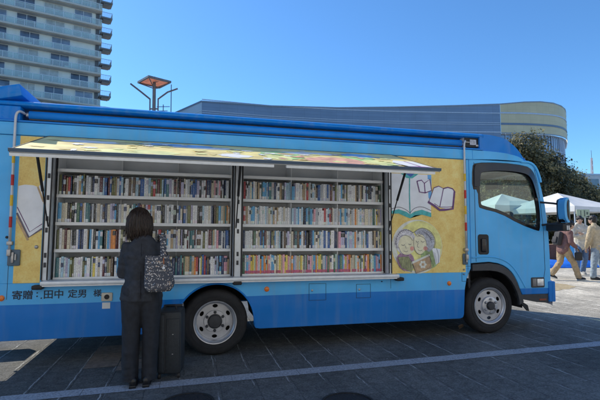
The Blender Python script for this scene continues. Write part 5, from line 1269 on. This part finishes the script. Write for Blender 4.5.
obj('lens', bm, m_blackgloss, gl, 180)

# ------------------------------------------------------------------ market tents, tarp, stall
m_tent = mat('tent_white', (.74, .74, .72), .8, 0, .05, 3, .15, 8); m_pole = mat('tent_pole', (.55, .56, .58), .4, .4, .08, 9)
def tent(u, Z, hw, rz, label, peak=3.05, eave=2.32, val=.24):
    p = at(u, 231, Z); o = empty('market_tent', (p.x, p.y, 0), rz); tag(o, label, 'tent', 'white pop-up tents')
    bm = new(); N = 10
    for q in range(4):
        a0 = q*math.pi/2; c, s = math.cos(a0), math.sin(a0)
        rowp = None
        for i in range(N+1):
            f = i/N
            row = []
            for k in range(N+1):
                g = -1+2*k/N; r_ = hw*f
                sag = -.07*math.sin(math.pi*f)*(1-abs(g))-.03*f*(1-g*g)
                x, y = r_, g*r_
                row.append(bm.verts.new((c*x-s*y, s*x+c*y, peak-(peak-eave)*f+sag)))
            if rowp:
                for k in range(N):
                    try: bm.faces.new((rowp[k], rowp[k+1], row[k+1], row[k]))
                    except ValueError: pass
            rowp = row
    bmesh.ops.remove_doubles(bm, verts=bm.verts, dist=.002)
    obj('canopy', bm, m_tent, o, 30)
    bm = new()
    for q in range(4):
        a0 = q*math.pi/2; c, s = math.cos(a0), math.sin(a0); a = []; b = []
        for k in range(13):
            g = -1+2*k/12; x, y = hw*1.004, g*hw*1.004; z = eave-.03*(1-g*g)+.004
            a.append(bm.verts.new((c*x-s*y, s*x+c*y, z))); b.append(bm.verts.new((c*(x+.02+.015*math.sin(k*2.1))-s*y, s*(x+.02+.015*math.sin(k*2.1))+c*y, eave-val)))
        for k in range(12): bm.faces.new((a[k], a[k+1], b[k+1], b[k]))
    obj('valance', bm, m_tent, o, 40)
    for sx_ in (-1, 1):
        for sy_ in (-1, 1):
            bm = new(); box(bm, sx_*(hw-.05)-.02, sx_*(hw-.05)+.02, sy_*(hw-.05)-.02, sy_*(hw-.05)+.02, 0, eave-.02, .003); lg = obj('leg', bm, m_pole, o)
            bm = new(); box(bm, sx_*(hw-.05)-.06, sx_*(hw-.05)+.06, sy_*(hw-.05)-.06, sy_*(hw-.05)+.06, 0, .02, .004); obj('foot', bm, m_pole, lg)
    bm = new()
    for q in range(4):
        c, s = [(1, 0), (0, 1), (-1, 0), (0, -1)][q]
        tube(bm, [(c*(hw-.05)-s*(hw-.05), s*(hw-.05)+c*(hw-.05), eave-.14), (c*(hw-.05), s*(hw-.05), eave-.05), (c*(hw-.05)+s*(hw-.05), s*(hw-.05)-c*(hw-.05), eave-.14)], .012, 6)
    obj('truss', bm, m_pole, o, 60)
    return o
tent(559.5, 20.5, 1.75, -YAW+R(28), 'white pop-up tent with its peak just right of the cab, behind the walkers')
tent(503.5, 22, 1.28, -YAW+R(10), 'white pop-up tent seen through the side window of the cab', 3.15, 2.52, .3)
m_tarp = mat('tarp_blue', (.02, .16, .68), .45, 0, .2, 6, .3, 20)
def heap(name, label, cat, u, v, L_, W_, H_, m, seed, group=None):
    p = gnd(u, v); o = empty(name, (p.x, p.y, 0), -YAW); tag(o, label, cat, group)
    bm = new(); NX, NY = 44, 14; g_ = []
    for i in range(NX+1):
        r_ = []
        for j in range(NY+1):
            x = -L_/2+L_*i/NX; y = -W_/2+W_*j/NY
            e = min(1, 4*min(i, NX-i)/NX)**.5*math.sin(math.pi*j/NY)**.6 if 0 < j < NY else 0
            z = H_*e*(.75+.5*noise.noise(Vector((x*1.3, y*2, seed))))+.03*abs(noise.noise(Vector((x*6, y*6, seed+3))))+.006
            r_.append(bm.verts.new((x+.05*noise.noise(Vector((x*3, y*3, seed+9))), y+.06*noise.noise(Vector((x*2, y*4, seed+5))), z)))
        g_.append(r_)
    for i in range(NX):
        for j in range(NY): bm.faces.new((g_[i][j], g_[i+1][j], g_[i+1][j+1], g_[i][j+1]))
    obj('sheet', bm, m, o, 40); return o
heap('tarpaulin', 'bright blue tarpaulin lying in a low heap behind the walkers', 'tarpaulin', 582, 266.5, 6.5, 1.2, .30, m_tarp, 2)
o = empty('crate_stack', gnd(577, 266), -YAW); tag(o, 'upright bundle under a light blue cover beside the walkers', 'bundle')
bm = new(); box(bm, -.5, .32, -.2, .25, .02, .82, .06)
bmesh.ops.subdivide_edges(bm, edges=bm.edges[:], cuts=3, use_grid_fill=True)
for v in bm.verts: v.co += Vector((1, 1, .5))*.05*noise.noise(v.co*5)
obj('cover', bm, mat('cover_cyan', (.03, .34, .72), .5, 0, .25, 5, .3, 20), o, 180)
# stall table, sign board
o = empty('stall_table', gnd(556, 262.5), -YAW); tag(o, 'market table with a brown cloth under the right tent', 'table')
bm = new(); box(bm, -1.7, 1.3, -.35, .35, .70, .74, .006); obj('table_top', bm, mat('table_wood', (.3, .2, .12), .6, 0, .2, 4), o, 40)
bm = new(); a = []; b = []
for k in range(60):
    x = -1.7+3.0*k/59; a.append(bm.verts.new((x, -.355, .742))); b.append(bm.verts.new((x, -.37-.02*math.sin(k*1.7), .1)))
for k in range(59): bm.faces.new((a[k], a[k+1], b[k+1], b[k]))
obj('table_cloth', bm, cloth('cloth_brown', (.16, .07, .05)), o, 40)
for x in (-1.6, 1.2):
    bm = new(); box(bm, x-.02, x+.02, -.3, -.26, 0, .7); box(bm, x-.02, x+.02, .26, .3, 0, .7); box(bm, x-.02, x+.02, -.26, .26, .1, .13); obj('trestle', bm, m_steel, o)
o = empty('sign_board', gnd(587.5, 264), -YAW); tag(o, 'pale green notice board on a post behind the cream hoodie', 'sign')
bm = new(); tube(bm, [(0, 0, 0), (0, 0, 2.05)], .03, 10); obj('post', bm, m_steel, o, 60)
bm = new(); box(bm, -.34, .16, -.05, -.02, 1.78, 2.10, .006); bd = obj('board', bm, mat('board_green', (.42, .50, .34), .6, 0, .1, 12), o, 40)
bm = new(); box(bm, -.20, -.17, -.054, -.0505, 1.83, 2.06); box(bm, -.06, -.02, -.054, -.0505, 1.83, 2.06); box(bm, .03, .10, -.054, -.0505, 1.9, 2.0); obj('printed_strip', bm, mat('board_ink', (.1, .13, .1), .6), bd)

# ------------------------------------------------------------------ trees and hedge
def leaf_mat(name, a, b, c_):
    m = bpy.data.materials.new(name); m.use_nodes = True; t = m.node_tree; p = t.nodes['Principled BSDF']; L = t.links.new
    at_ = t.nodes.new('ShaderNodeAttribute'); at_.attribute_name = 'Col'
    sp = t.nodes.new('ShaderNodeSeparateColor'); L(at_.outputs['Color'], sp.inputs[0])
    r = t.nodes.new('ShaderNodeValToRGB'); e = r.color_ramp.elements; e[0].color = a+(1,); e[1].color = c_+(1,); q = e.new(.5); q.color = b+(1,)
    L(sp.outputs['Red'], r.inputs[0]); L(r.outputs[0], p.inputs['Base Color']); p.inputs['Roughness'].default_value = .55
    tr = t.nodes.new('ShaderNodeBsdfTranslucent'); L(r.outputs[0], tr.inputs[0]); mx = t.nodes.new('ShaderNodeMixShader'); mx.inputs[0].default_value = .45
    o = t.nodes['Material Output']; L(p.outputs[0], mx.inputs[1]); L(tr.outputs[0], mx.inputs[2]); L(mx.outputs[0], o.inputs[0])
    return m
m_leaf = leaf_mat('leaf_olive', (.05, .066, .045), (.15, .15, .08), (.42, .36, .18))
m_leaf2 = leaf_mat('leaf_deep', (.035, .045, .02), (.085, .095, .045), (.17, .16, .08))
m_bark = mat('bark', (.09, .07, .055), .9, 0, .3, 8, .6, 30)
def foliage(blobs, n, leaf, seed, clump=.42):
    """leaf quads gathered in clumps near the surface of several lobes"""
    rg = random.Random(seed); bm = new(); cl = bm.loops.layers.float_color.new('Col')
    tot = sum(b[1][0]*b[1][2] for b in blobs)
    for c, r in blobs:
        nc = max(6, int(n/44*(r[0]*r[2])/tot))
        for _ in range(nc):
            d = Vector((rg.gauss(0, 1), rg.gauss(0, 1), rg.gauss(0, 1))).normalized(); k = rg.uniform(.62, 1.12)
            cc = Vector(c)+Vector((d.x*r[0]*k, d.y*r[1]*k, d.z*r[2]*k)); shade = rg.choice([rg.uniform(0, .3), rg.uniform(.2, .6), rg.uniform(.7, 1.3)])*(.5+.5*k)  # sunlit and shaded clumps are put into the leaf colour
            for _ in range(44):
                e = Vector((rg.gauss(0, 1), rg.gauss(0, 1), rg.gauss(0, .7)))*clump*.5
                p = cc+e; u = Vector((rg.gauss(0, 1), rg.gauss(0, 1), rg.gauss(0, 1))).normalized(); nn = (d+Vector((rg.gauss(0, .6), rg.gauss(0, .6), rg.gauss(0, .6)+.3))).normalized()
                u = (u-nn*u.dot(nn)).normalized(); v = nn.cross(u); s = leaf*rg.uniform(.6, 1.3)
                f = bm.faces.new([bm.verts.new(p+u*s*.5), bm.verts.new(p+v*s*.3), bm.verts.new(p-u*s*.5), bm.verts.new(p-v*s*.3)])
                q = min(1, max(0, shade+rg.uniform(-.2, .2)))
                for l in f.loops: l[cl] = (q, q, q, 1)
    me = bpy.data.meshes.new('crown'); bm.to_mesh(me); bm.free(); return me
def tree(u, Z, h, blobs, n, label, seed, m, leaf=.17, group='evergreen trees behind the tents'):
    p = at(u, 231, Z); o = empty('evergreen_tree', (p.x, p.y, 0), -YAW); tag(o, label, 'tree', group)
    c = obj('crown', foliage(blobs, n, leaf, seed), m, o)
    rg = random.Random(seed); bm = new()
    tube(bm, [(0, 0, 0), (.05, 0, h*.2), (-.05, .05, h*.45), (0, 0, h*.8)], [.2, .16, .12, .04], 10)
    for cc, r in blobs: tube(bm, [(0, 0, h*.22), Vector(cc)*.5+Vector((0, 0, h*.15)), Vector(cc)], [.09, .06, .02], 7)
    obj('trunk', bm, m_bark, o, 60)
# big tree left, its top behind the fairing
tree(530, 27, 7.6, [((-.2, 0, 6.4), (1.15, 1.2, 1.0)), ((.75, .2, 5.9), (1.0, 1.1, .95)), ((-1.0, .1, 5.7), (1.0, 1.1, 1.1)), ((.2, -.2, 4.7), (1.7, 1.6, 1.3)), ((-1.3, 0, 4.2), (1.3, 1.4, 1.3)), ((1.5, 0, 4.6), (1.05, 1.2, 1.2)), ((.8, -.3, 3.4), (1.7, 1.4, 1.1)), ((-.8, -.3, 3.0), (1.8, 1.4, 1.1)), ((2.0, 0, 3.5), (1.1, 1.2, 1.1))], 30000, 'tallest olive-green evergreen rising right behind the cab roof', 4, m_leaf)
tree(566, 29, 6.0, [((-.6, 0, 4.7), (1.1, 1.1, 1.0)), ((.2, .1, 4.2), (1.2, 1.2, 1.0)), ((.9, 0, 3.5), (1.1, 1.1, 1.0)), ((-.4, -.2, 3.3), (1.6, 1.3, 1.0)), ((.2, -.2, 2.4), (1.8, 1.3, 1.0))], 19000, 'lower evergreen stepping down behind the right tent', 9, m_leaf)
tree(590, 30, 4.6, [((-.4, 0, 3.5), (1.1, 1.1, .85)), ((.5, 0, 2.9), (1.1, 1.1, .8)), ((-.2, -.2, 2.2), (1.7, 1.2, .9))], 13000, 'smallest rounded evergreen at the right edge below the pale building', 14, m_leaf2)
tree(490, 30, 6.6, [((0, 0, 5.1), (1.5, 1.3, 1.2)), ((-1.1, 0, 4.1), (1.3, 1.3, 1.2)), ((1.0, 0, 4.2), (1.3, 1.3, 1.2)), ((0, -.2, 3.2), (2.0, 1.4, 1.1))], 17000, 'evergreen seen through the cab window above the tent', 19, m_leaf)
# clipped dark hedge behind the stalls
p = at(552, 240, 31); hd = empty('hedge', (p.x, p.y, 0), -YAW); tag(hd, 'long dark hedge behind the tents', 'hedge')
rgx = random.Random(5)
hb = [((x, rgx.uniform(-.3, .3), rgx.uniform(.7, 1.1)), (.9, .6, rgx.uniform(.9, 1.3))) for x in [-7+.75*k for k in range(20)]]
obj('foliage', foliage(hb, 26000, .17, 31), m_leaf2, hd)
bm = new()
for (c, r) in hb: tube(bm, [(c[0], c[1], 0), (c[0]+.1, c[1], .8)], [.05, .03], 6)
obj('stems', bm, m_bark, hd)

# ------------------------------------------------------------------ street lamp and masts
m_lamp = mat('lamp_grey', (.16, .16, .17), .5, .3, .1, 9)
p = at(152.2, 231, 13); sl = empty('street_lamp', (p.x, p.y, 0), -YAW); tag(sl, 'grey street lamp with a square amber-glazed head and two bent side arms', 'street lamp')
bm = new(); tube(bm, [(0, 0, 0), (0, 0, 5.75)], [.065, .05], 14); obj('pole', bm, m_lamp, sl, 60)
for s in (-1, 1):
    bm = new(); tube(bm, [(s*.125, 0, 3.6), (s*.125, 0, 5.35)], .022, 8); box(bm, min(s*.05, s*.12), max(s*.05, s*.12), -.012, .012, 5.02, 5.06); arm = obj('side_arm', bm, m_lamp, sl, 60)
    bm = new(); tube(bm, [(s*.125, 0, 5.34), (s*.40, .04*s, 5.56), (s*.70, .08*s, 5.79 if s < 0 else 5.68)], .026, 8); obj('lamp_bar', bm, m_lamp, arm, 60)
# square head held by its edges: tilted so that its underside shows
hd = Matrix.Translation((0, 0, 5.86)) @ Matrix.Rotation(R(45), 4, 'Z')
hw = .37
bm = new()
for (x0, x1, y0, y1) in ((-hw, hw, -hw, -hw+.045), (-hw, hw, hw-.045, hw), (-hw, -hw+.045, -hw+.045, hw-.045), (hw-.045, hw, -hw+.045, hw-.045)): box(bm, x0, x1, y0, y1, -.03, .03, 0, 0, hd)
for a in range(4): tube(bm, [(0, 0, 5.66), hd @ Vector(((hw-.02)*(1 if a in (0, 3) else -1), (hw-.02)*(1 if a < 2 else -1), -.02))], .016, 6)
fr = obj('head_frame', bm, m_lamp, sl)
m_amber = bpy.data.materials.new('amber_glazing'); m_amber.use_nodes = True; t_ = m_amber.node_tree; pb = t_.nodes['Principled BSDF']; pb.inputs['Base Color'].default_value = (.75, .36, .24, 1); pb.inputs['Roughness'].default_value = .4
trn = t_.nodes.new('ShaderNodeBsdfTranslucent'); trn.inputs[0].default_value = (.9, .55, .42, 1); nz = t_.nodes.new('ShaderNodeTexNoise'); nz.inputs['Scale'].default_value = 9
mxs = t_.nodes.new('ShaderNodeMixShader'); t_.links.new(nz.outputs['Fac'], mxs.inputs[0]); t_.links.new(pb.outputs[0], mxs.inputs[1]); t_.links.new(trn.outputs[0], mxs.inputs[2]); t_.links.new(mxs.outputs[0], t_.nodes['Material Output'].inputs[0])
bm = new(); box(bm, -hw+.046, hw-.046, -hw+.046, hw-.046, -.008, .008, 0, 0, hd); obj('amber_panel', bm, m_amber, fr)
sl.scale[2] = 1.022
bm = new(); tube(bm, [(0, 0, 5.75), (0, 0, 6.02)], [.05, .035], 10); obj('finial', bm, m_lamp, sl, 60)
def mast(u, v, Z, r, label, bars=()):
    p = at(u, v, Z); o = empty('antenna_mast', (p.x, p.y, 0), -YAW); tag(o, label, 'mast')
    bm = new(); tube(bm, [(0, 0, 0), (0, 0, p.z)], [r*1.4, r], 8); obj('pole', bm, m_lamp, o, 60)
    for z, w2 in bars:
        bm = new(); tube(bm, [(-w2, 0, p.z-z), (w2, 0, p.z-z)], r*.8, 6); obj('crossbar', bm, m_lamp, o)
mast(171.3, 84.5, 60, .06, 'tall thin aerial mast right of the street lamp')
mast(163.3, 104.5, 60, .06, 'short aerial with cross bars just above the bus roof', ((.3, .9), (.9, .6)))

# ------------------------------------------------------------------ apartment tower, far left
m_tw = mat('tower_wall', (.68, .72, .72), .7, 0, .06, 1.2); m_ts = mat('tower_slab', (.52, .50, .45), .8, 0, .08, 1.5); m_win = mat('tower_window', (.10, .125, .18), .12, 0, .5, .6, spec=.8)
m_win2 = mat('tower_window_blue', (.20, .25, .34), .12, 0, .3, .8, spec=.8); m_win3 = mat('tower_window_curtain', (.40, .44, .46), .3, 0, .2, 1.4)
m_fr = mat('window_frame', (.66, .72, .78), .5); m_rail = mat('balcony_rail', (.32, .36, .38), .5, .3)
m_gl = bpy.data.materials.new('balcony_glass'); m_gl.use_nodes = True; t_ = m_gl.node_tree; pb = t_.nodes['Principled BSDF']; pb.inputs['Base Color'].default_value = (.74, .76, .74, 1); pb.inputs['Roughness'].default_value = .15
nz = t_.nodes.new('ShaderNodeTexNoise'); nz.inputs['Scale'].default_value = .5; trn = t_.nodes.new('ShaderNodeBsdfTransparent'); trn.inputs[0].default_value = (.8, .92, .92, 1); mxs = t_.nodes.new('ShaderNodeMixShader'); mxs.inputs[0].default_value = .72
t_.links.new(pb.outputs[0], mxs.inputs[1]); t_.links.new(trn.outputs[0], mxs.inputs[2]); t_.links.new(mxs.outputs[0], t_.nodes['Material Output'].inputs[0])
p0 = at(97.5, 231, 78)
tw = empty('apartment_tower', (p0.x, p0.y, 0), -YAW+math.atan2(.539, .842)); tag(tw, 'tall pale apartment tower with glazed balconies on every floor, far left', 'building')
FH = 3.03; Z00 = 24.3-8*FH
TOPF = 18
bm = new(); box(bm, -34, -.9, 1.5, 16, 0, Z00+TOPF*FH+1); box(bm, -.9, .3, 2.6, 15, 0, Z00+TOPF*FH+1); obj('wall', bm, m_tw, tw)
bm = new(); box(bm, -.9, -.3, 1.35, 2.6, 0, Z00+TOPF*FH); obj('recess', bm, mat('tower_dark', (.10, .11, .13), .7), tw)
rgt = random.Random(11)
nwin = 0
for k in range(5, TOPF):
    z = Z00+k*FH
    bm = new(); box(bm, -34, .0, 0, 1.6, z, z+.30); box(bm, -34, 0, .25, 1.49, z-.06, z-.001); obj('floor_slab', bm, m_ts, tw)
    bm = new(); box(bm, -34, -.02, .05, .09, z+.32, z+1.28); gr_ = obj('glass_railing', bm, m_gl, tw)
    bm = new(); x = -33.9
    box(bm, -34, -.02, .03, .11, z+1.30, z+1.36)
    while x < 0: box(bm, x-.03, x+.03, .02, .048, z+.31, z+1.29); x += 1.45
    obj('rail_frame', bm, m_fr, gr_)
    # window groups on the wall behind the balcony
    x = -22.0+.4*((k*7) % 3)
    while x < -3.2:
        wd = 1.45*rgt.choice([2, 2, 2, 1.5])
        if nwin < 96:
            wbm = new(); box(wbm, x, x+wd, 1.44, 1.495, z+.32, z+2.86); wn = obj('window', wbm, rgt.choice([m_win, m_win, m_win2, m_win3]), tw); nwin += 1
            fb_ = new()
            n2 = int(round(wd/1.45*1))
            for q in range(n2+1): xx = x+wd*q/n2; box(fb_, xx-.035, xx+.035, 1.40, 1.438, z+.32, z+2.86)
            box(fb_, x+.036, x+wd-.036, 1.40, 1.437, z+1.62, z+1.68); obj('frame', fb_, m_fr, wn)
        x += wd+rgt.choice([1.45, 1.45, 1.9])
    for q in range(3):
        xx = -20+rgt.uniform(0, 17); lb = new(); box(lb, xx, xx+.8, 1.0, 1.32, z+.32, z+.95, .02); obj('cooling_unit', lb, m_white, tw)
    # side balcony past the corner
    sb = new(); box(sb, -.1, 1.9, .9, 3.2, z-.75, z-.50); box(sb, .3, 1.6, 1.2, 3.0, z-.95, z-.76); s_ = obj('side_balcony', sb, mat('balcony_dark', (.15, .17, .19), .7, 0, .1, 2), tw)
    sb = new(); box(sb, -.1, 1.9, .92, .96, z+.35, z+.42); box(sb, 1.86, 1.9, .96, 3.2, z+.35, z+.42)
    for q in range(14): box(sb, -.08+q*.148, -.05+q*.148, .93, .95, z-.49, z+.345)
    for q in range(14): box(sb, 1.87, 1.89, 1.0+q*.16, 1.03+q*.16, z-.49, z+.345)
    obj('side_railing', sb, m_rail, s_)

# ------------------------------------------------------------------ long hall behind the bus
def panels(name, col, bw, bh, dark=.82):
    m = mat(name, col, .55, 0, .07, .5); t = m.node_tree; p = t.nodes['Principled BSDF']; L = t.links.new
    src = p.inputs['Base Color'].links[0].from_socket
    co = t.nodes.new('ShaderNodeTexCoord'); sx = t.nodes.new('ShaderNodeSeparateXYZ'); L(co.outputs['Object'], sx.inputs[0]); cb = t.nodes.new('ShaderNodeCombineXYZ'); L(sx.outputs['X'], cb.inputs[0]); L(sx.outputs['Z'], cb.inputs[1])
    b = t.nodes.new('ShaderNodeTexBrick'); b.offset = 0; b.inputs['Scale'].default_value = 1; b.inputs['Brick Width'].default_value = bw; b.inputs['Row Height'].default_value = bh; b.inputs['Mortar Size'].default_value = .035
    b.inputs['Color1'].default_value = (1, 1, 1, 1); b.inputs['Color2'].default_value = (.93, .93, .93, 1); b.inputs['Mortar'].default_value = (dark,)*3+(1,); L(cb.outputs[0], b.inputs['Vector'])
    mx = t.nodes.new('ShaderNodeMix'); mx.data_type = 'RGBA'; mx.blend_type = 'MULTIPLY'; mx.inputs['Factor'].default_value = 1; L(src, mx.inputs['A']); L(b.outputs['Color'], mx.inputs['B']); L(mx.outputs['Result'], p.inputs['Base Color'])
    return m
m_hb = panels('hall_blue_grey', (.17, .25, .37), 2.4, .5); m_hy = panels('hall_sand', (.56, .49, .32), 1.2, .75, .88); m_hs = mat('hall_pale', (.50, .58, .66), .6, 0, .05, .5)
m_st = mat('hall_stripe', (.42, .50, .62), .5); m_sd = mat('hall_stripe_dark', (.13, .19, .28), .5); m_cap = mat('hall_cap', (.22, .27, .34), .5)
PTS = [(128, 75, 18.8), (201, 56.6, 18.75), (270, 59.8, 18.95), (340, 62.1, 19.25), (400, 63.4, 19.65), (460, 64.3, 20.05), (505, 64.9, 20.4), (530, 65.3, 20.8), (546, 65.9, 21.0), (559, 66.7, 21.0), (567, 68.0, 20.9), (570.8, 69.8, 20.85), (571.8, 72.5, 20.8), (570.5, 78, 20.8)]
W3 = [(Vector((at(u, 231, Z).x, at(u, 231, Z).y)), h) for u, Z, h in PTS]
hall = empty('convention_hall', (W3[1][0].x, W3[1][0].y, 0)); tag(hall, 'long blue-grey and sand coloured hall with a rounded glazed end, behind the bus', 'building')
org = W3[1][0]
def band(bm, i0, i1, zb, zt, off=0, sub=3):
    """wall strip following the plan between points i0 and i1; zt None = up to the roof line"""
    pl = []
    for i in range(i0, i1):
        for k in range(sub):
            f = k/sub
            if 5 < i < len(W3)-2 and i0 >= 6:
                # Catmull-Rom for the rounded end
                a, b, c_, d_ = (W3[max(i-1, 0)], W3[i], W3[i+1], W3[min(i+2, len(W3)-1)])
                P = .5*((2*b[0])+(c_[0]-a[0])*f+(2*a[0]-5*b[0]+4*c_[0]-d_[0])*f*f+(3*b[0]-a[0]-3*c_[0]+d_[0])*f**3)
            else: P = W3[i][0].lerp(W3[i+1][0], f)
            pl.append((P, W3[i][1]*(1-f)+W3[i+1][1]*f))
    pl.append(W3[i1])
    rows = []
    for q, (P, h) in enumerate(pl):
        a, b = pl[max(q-1, 0)][0], pl[min(q+1, len(pl)-1)][0]; t2 = (b-a).normalized(); n2 = Vector((t2.y, -t2.x))*off
        z1 = h+.001 if zt is None else (h+zt if zt < 0 or zt == 0.0 else zt); z0 = zb if zb >= 0 else h+zb
        rows.append((bm.verts.new((P.x+n2.x-org.x, P.y+n2.y-org.y, z0)), bm.verts.new((P.x+n2.x-org.x, P.y+n2.y-org.y, z1))))
    for a, b in zip(rows, rows[1:]): bm.faces.new((a[0], b[0], b[1], a[1]))
N_ = len(W3)-1
bm = new(); band(bm, 0, 1, 0, None); obj('side_wall', bm, m_hs, hall)  # paler than the front wall: its sunlit brightness is put into the colour
bm = new(); band(bm, 1, 6, 0, None); obj('front_wall', bm, m_hb, hall, 60)
bm = new(); band(bm, 6, N_, 15.9, None, .06); obj('rounded_wall', bm, m_hy, hall, 60)
bm = new(); band(bm, 6, N_, 0, 15.9, -.5); gw = obj('curtain_wall', bm, mat('hall_glass', (.16, .22, .30), .08, .3, .3, .5, spec=1), hall, 60)
bm = new()
for z in (1.5, 4.5, 7.5, 10.5, 13.4): band(bm, 6, N_, z, z+.14, -.44)
pl = []
for i in range(6, N_):
    for k in range(4): pl.append((W3[i][0].lerp(W3[i+1][0], k/4), (W3[i+1][0]-W3[i][0]).normalized()))
for P, t2 in pl:
    n2 = Vector((t2.y, -t2.x))*-.42; box(bm, P.x+n2.x-org.x-.06, P.x+n2.x-org.x+.06, P.y+n2.y-org.y-.06, P.y+n2.y-org.y+.06, 0, 15.85)
obj('mullions', bm, m_st, gw)
for z, th_ in ((18.85, .14), (17.38, .09), (17.1, .07), (15.9, .16)):
    bm = new(); band(bm, 1, 6, z, z+th_, .05); obj('pale_stripe', bm, m_st, hall)
    if z < 18.5: bm = new(); band(bm, 0, 1, z, z+th_, .05); obj('pale_stripe', bm, mat('stripe_white', (.62, .66, .7), .5), hall)
bm = new(); band(bm, 6, N_, 18.85, 19.08, .11); obj('pale_stripe', bm, m_st, hall, 60)
bm = new(); band(bm, 6, N_, 17.1, 17.42, .11); obj('dark_stripe', bm, m_sd, hall, 60)
bm = new(); band(bm, 0, N_, -.18, .0, .14); band(bm, 6, N_, 15.75, 15.92, .10); obj('parapet_cap', bm, m_cap, hall)
bm = new(); f = bm.faces.new([bm.verts.new((P.x-org.x, P.y-org.y, 15.7)) for P, h in W3]); bmesh.ops.triangulate(bm, faces=[f]); obj('roof', bm, m_hs, hall)

# ------------------------------------------------------------------ pale building and crane mast at the right edge
p = at(598, 231, 75); pb_ = empty('office_block', (p.x, p.y, 0), -YAW+R(12)); tag(pb_, 'pale low office block at the right edge beyond the trees', 'building')
HB = at(598, 175, 75).z
bm = new(); box(bm, -1.9, 14, 0, 12, 0, HB); obj('wall', bm, mat('office_white', (.60, .60, .60), .7, 0, .06, 2), pb_)
bm = new(); box(bm, -2.0, 14.1, -.1, 12.1, HB+.002, HB+.3); obj('parapet', bm, m_hs, pb_)
for fl in range(3):
    for k in range(5):
        bm = new(); box(bm, -1.2+k*3, .7+k*3, -.06, -.002, 2+fl*3.1, 3.6+fl*3.1); wn = obj('window', bm, m_win, pb_)
        bm = new(); box(bm, -1.3+k*3, .8+k*3, -.1, -.062, 1.9+fl*3.1, 1.98+fl*3.1); obj('frame', bm, m_fr, wn)
p = at(594, 231, 90); cr_ = empty('lattice_mast', (p.x, p.y, 0), -YAW); tag(cr_, 'thin pale lattice mast rising above the office block', 'mast')
zt = at(594, 157, 90).z; bm = new()
for sx_, sy_ in ((-1, -1), (1, -1), (1, 1), (-1, 1)): tube(bm, [(sx_*.32, sy_*.32, 0), (sx_*.1+.35, sy_*.1, zt)], .05, 6)
z = 0
while z < zt-1.2:
    f0, f1 = z/zt, (z+1.2)/zt; a, b = .32-.22*f0, .32-.22*f1; o0, o1 = .35*f0, .35*f1
    tube(bm, [(-a+o0, -a, z), (b+o1, -b, z+1.2)], .035, 5); tube(bm, [(a+o0, -a, z), (-b+o1, -b, z+1.2)], .035, 5); z += 1.2
obj('lattice', bm, mat('mast_white', (.55, .42, .40), .6), cr_)
bm = new(); tube(bm, [(.35, 0, zt-.1), (.35, 0, zt+1.6)], .04, 6); obj('spike', bm, m_lamp, cr_)

# ------------------------------------------------------------------ unseen terrace added behind the viewer to bounce sun onto the bus
m_fac = mat('bounce_facade_cream', (.78, .73, .64), .8, 0, .05, .4, .2, 6)
tb_ = empty('bounce_terrace', (0, -16.5, 0), 0); tag(tb_, 'unseen cream terrace with rows of tall windows, added behind the viewer to bounce sunlight', 'building')
bm = new(); box(bm, -32, 34, -12, 0, 0, 15); obj('wall', bm, m_fac, tb_)
bm = new(); box(bm, -32.3, 34.3, -12.3, .35, 15.002, 15.6, .05); obj('cornice', bm, m_fac, tb_)
bm = new(); box(bm, -32.1, 34.1, .002, .25, 4.2, 4.5, .03); obj('string_course', bm, m_fac, tb_)
for fl in range(4):
    for k in range(16):
        x0 = -30.6+k*4.05; z0 = .9 if fl == 0 else 1.6+fl*3.5
        wbm = new(); box(wbm, x0, x0+1.3, .003, .03, z0, z0+2.1); wn = obj('window', wbm, m_win, tb_)
        wbm = new(); box(wbm, x0-.1, x0+1.4, .031, .16, z0-.12, z0-.02, .01); obj('sill', wbm, m_fac, wn)

# a dry leaf lying by the front wheel
p = gnd(461, 329); o = empty('dry_leaf', (p.x, p.y, 0), .6); tag(o, 'small dry tan leaf lying on the paving beside the front wheel', 'leaf')
bm = new(); rows = []
for i in range(9):
    f = i/8; wd = .035*math.sin(math.pi*f)**.8+.001
    rows.append([bm.verts.new((-.06+.12*f, g_*wd, .012+.03*f*f+.018*g_*g_)) for g_ in (-1, -.5, 0, .5, 1)])
for a, b in zip(rows, rows[1:]):
    for k in range(4): bm.faces.new((a[k], a[k+1], b[k+1], b[k]))
obj('blade', bm, mat('leaf_dry', (.34, .24, .17), .7, 0, .2, 40), o, 180)
bm = new(); tube(bm, [(-.06, 0, .012), (-.085, .004, .006)], .002, 5); obj('stalk', bm, mat('leaf_dry', (.34, .24, .17), .7), o)

# keep long smooth faces from leaking light along their shadow edge
for o in scene.objects:
    if o.type == 'MESH': o.shadow_terminator_geometry_offset = 0
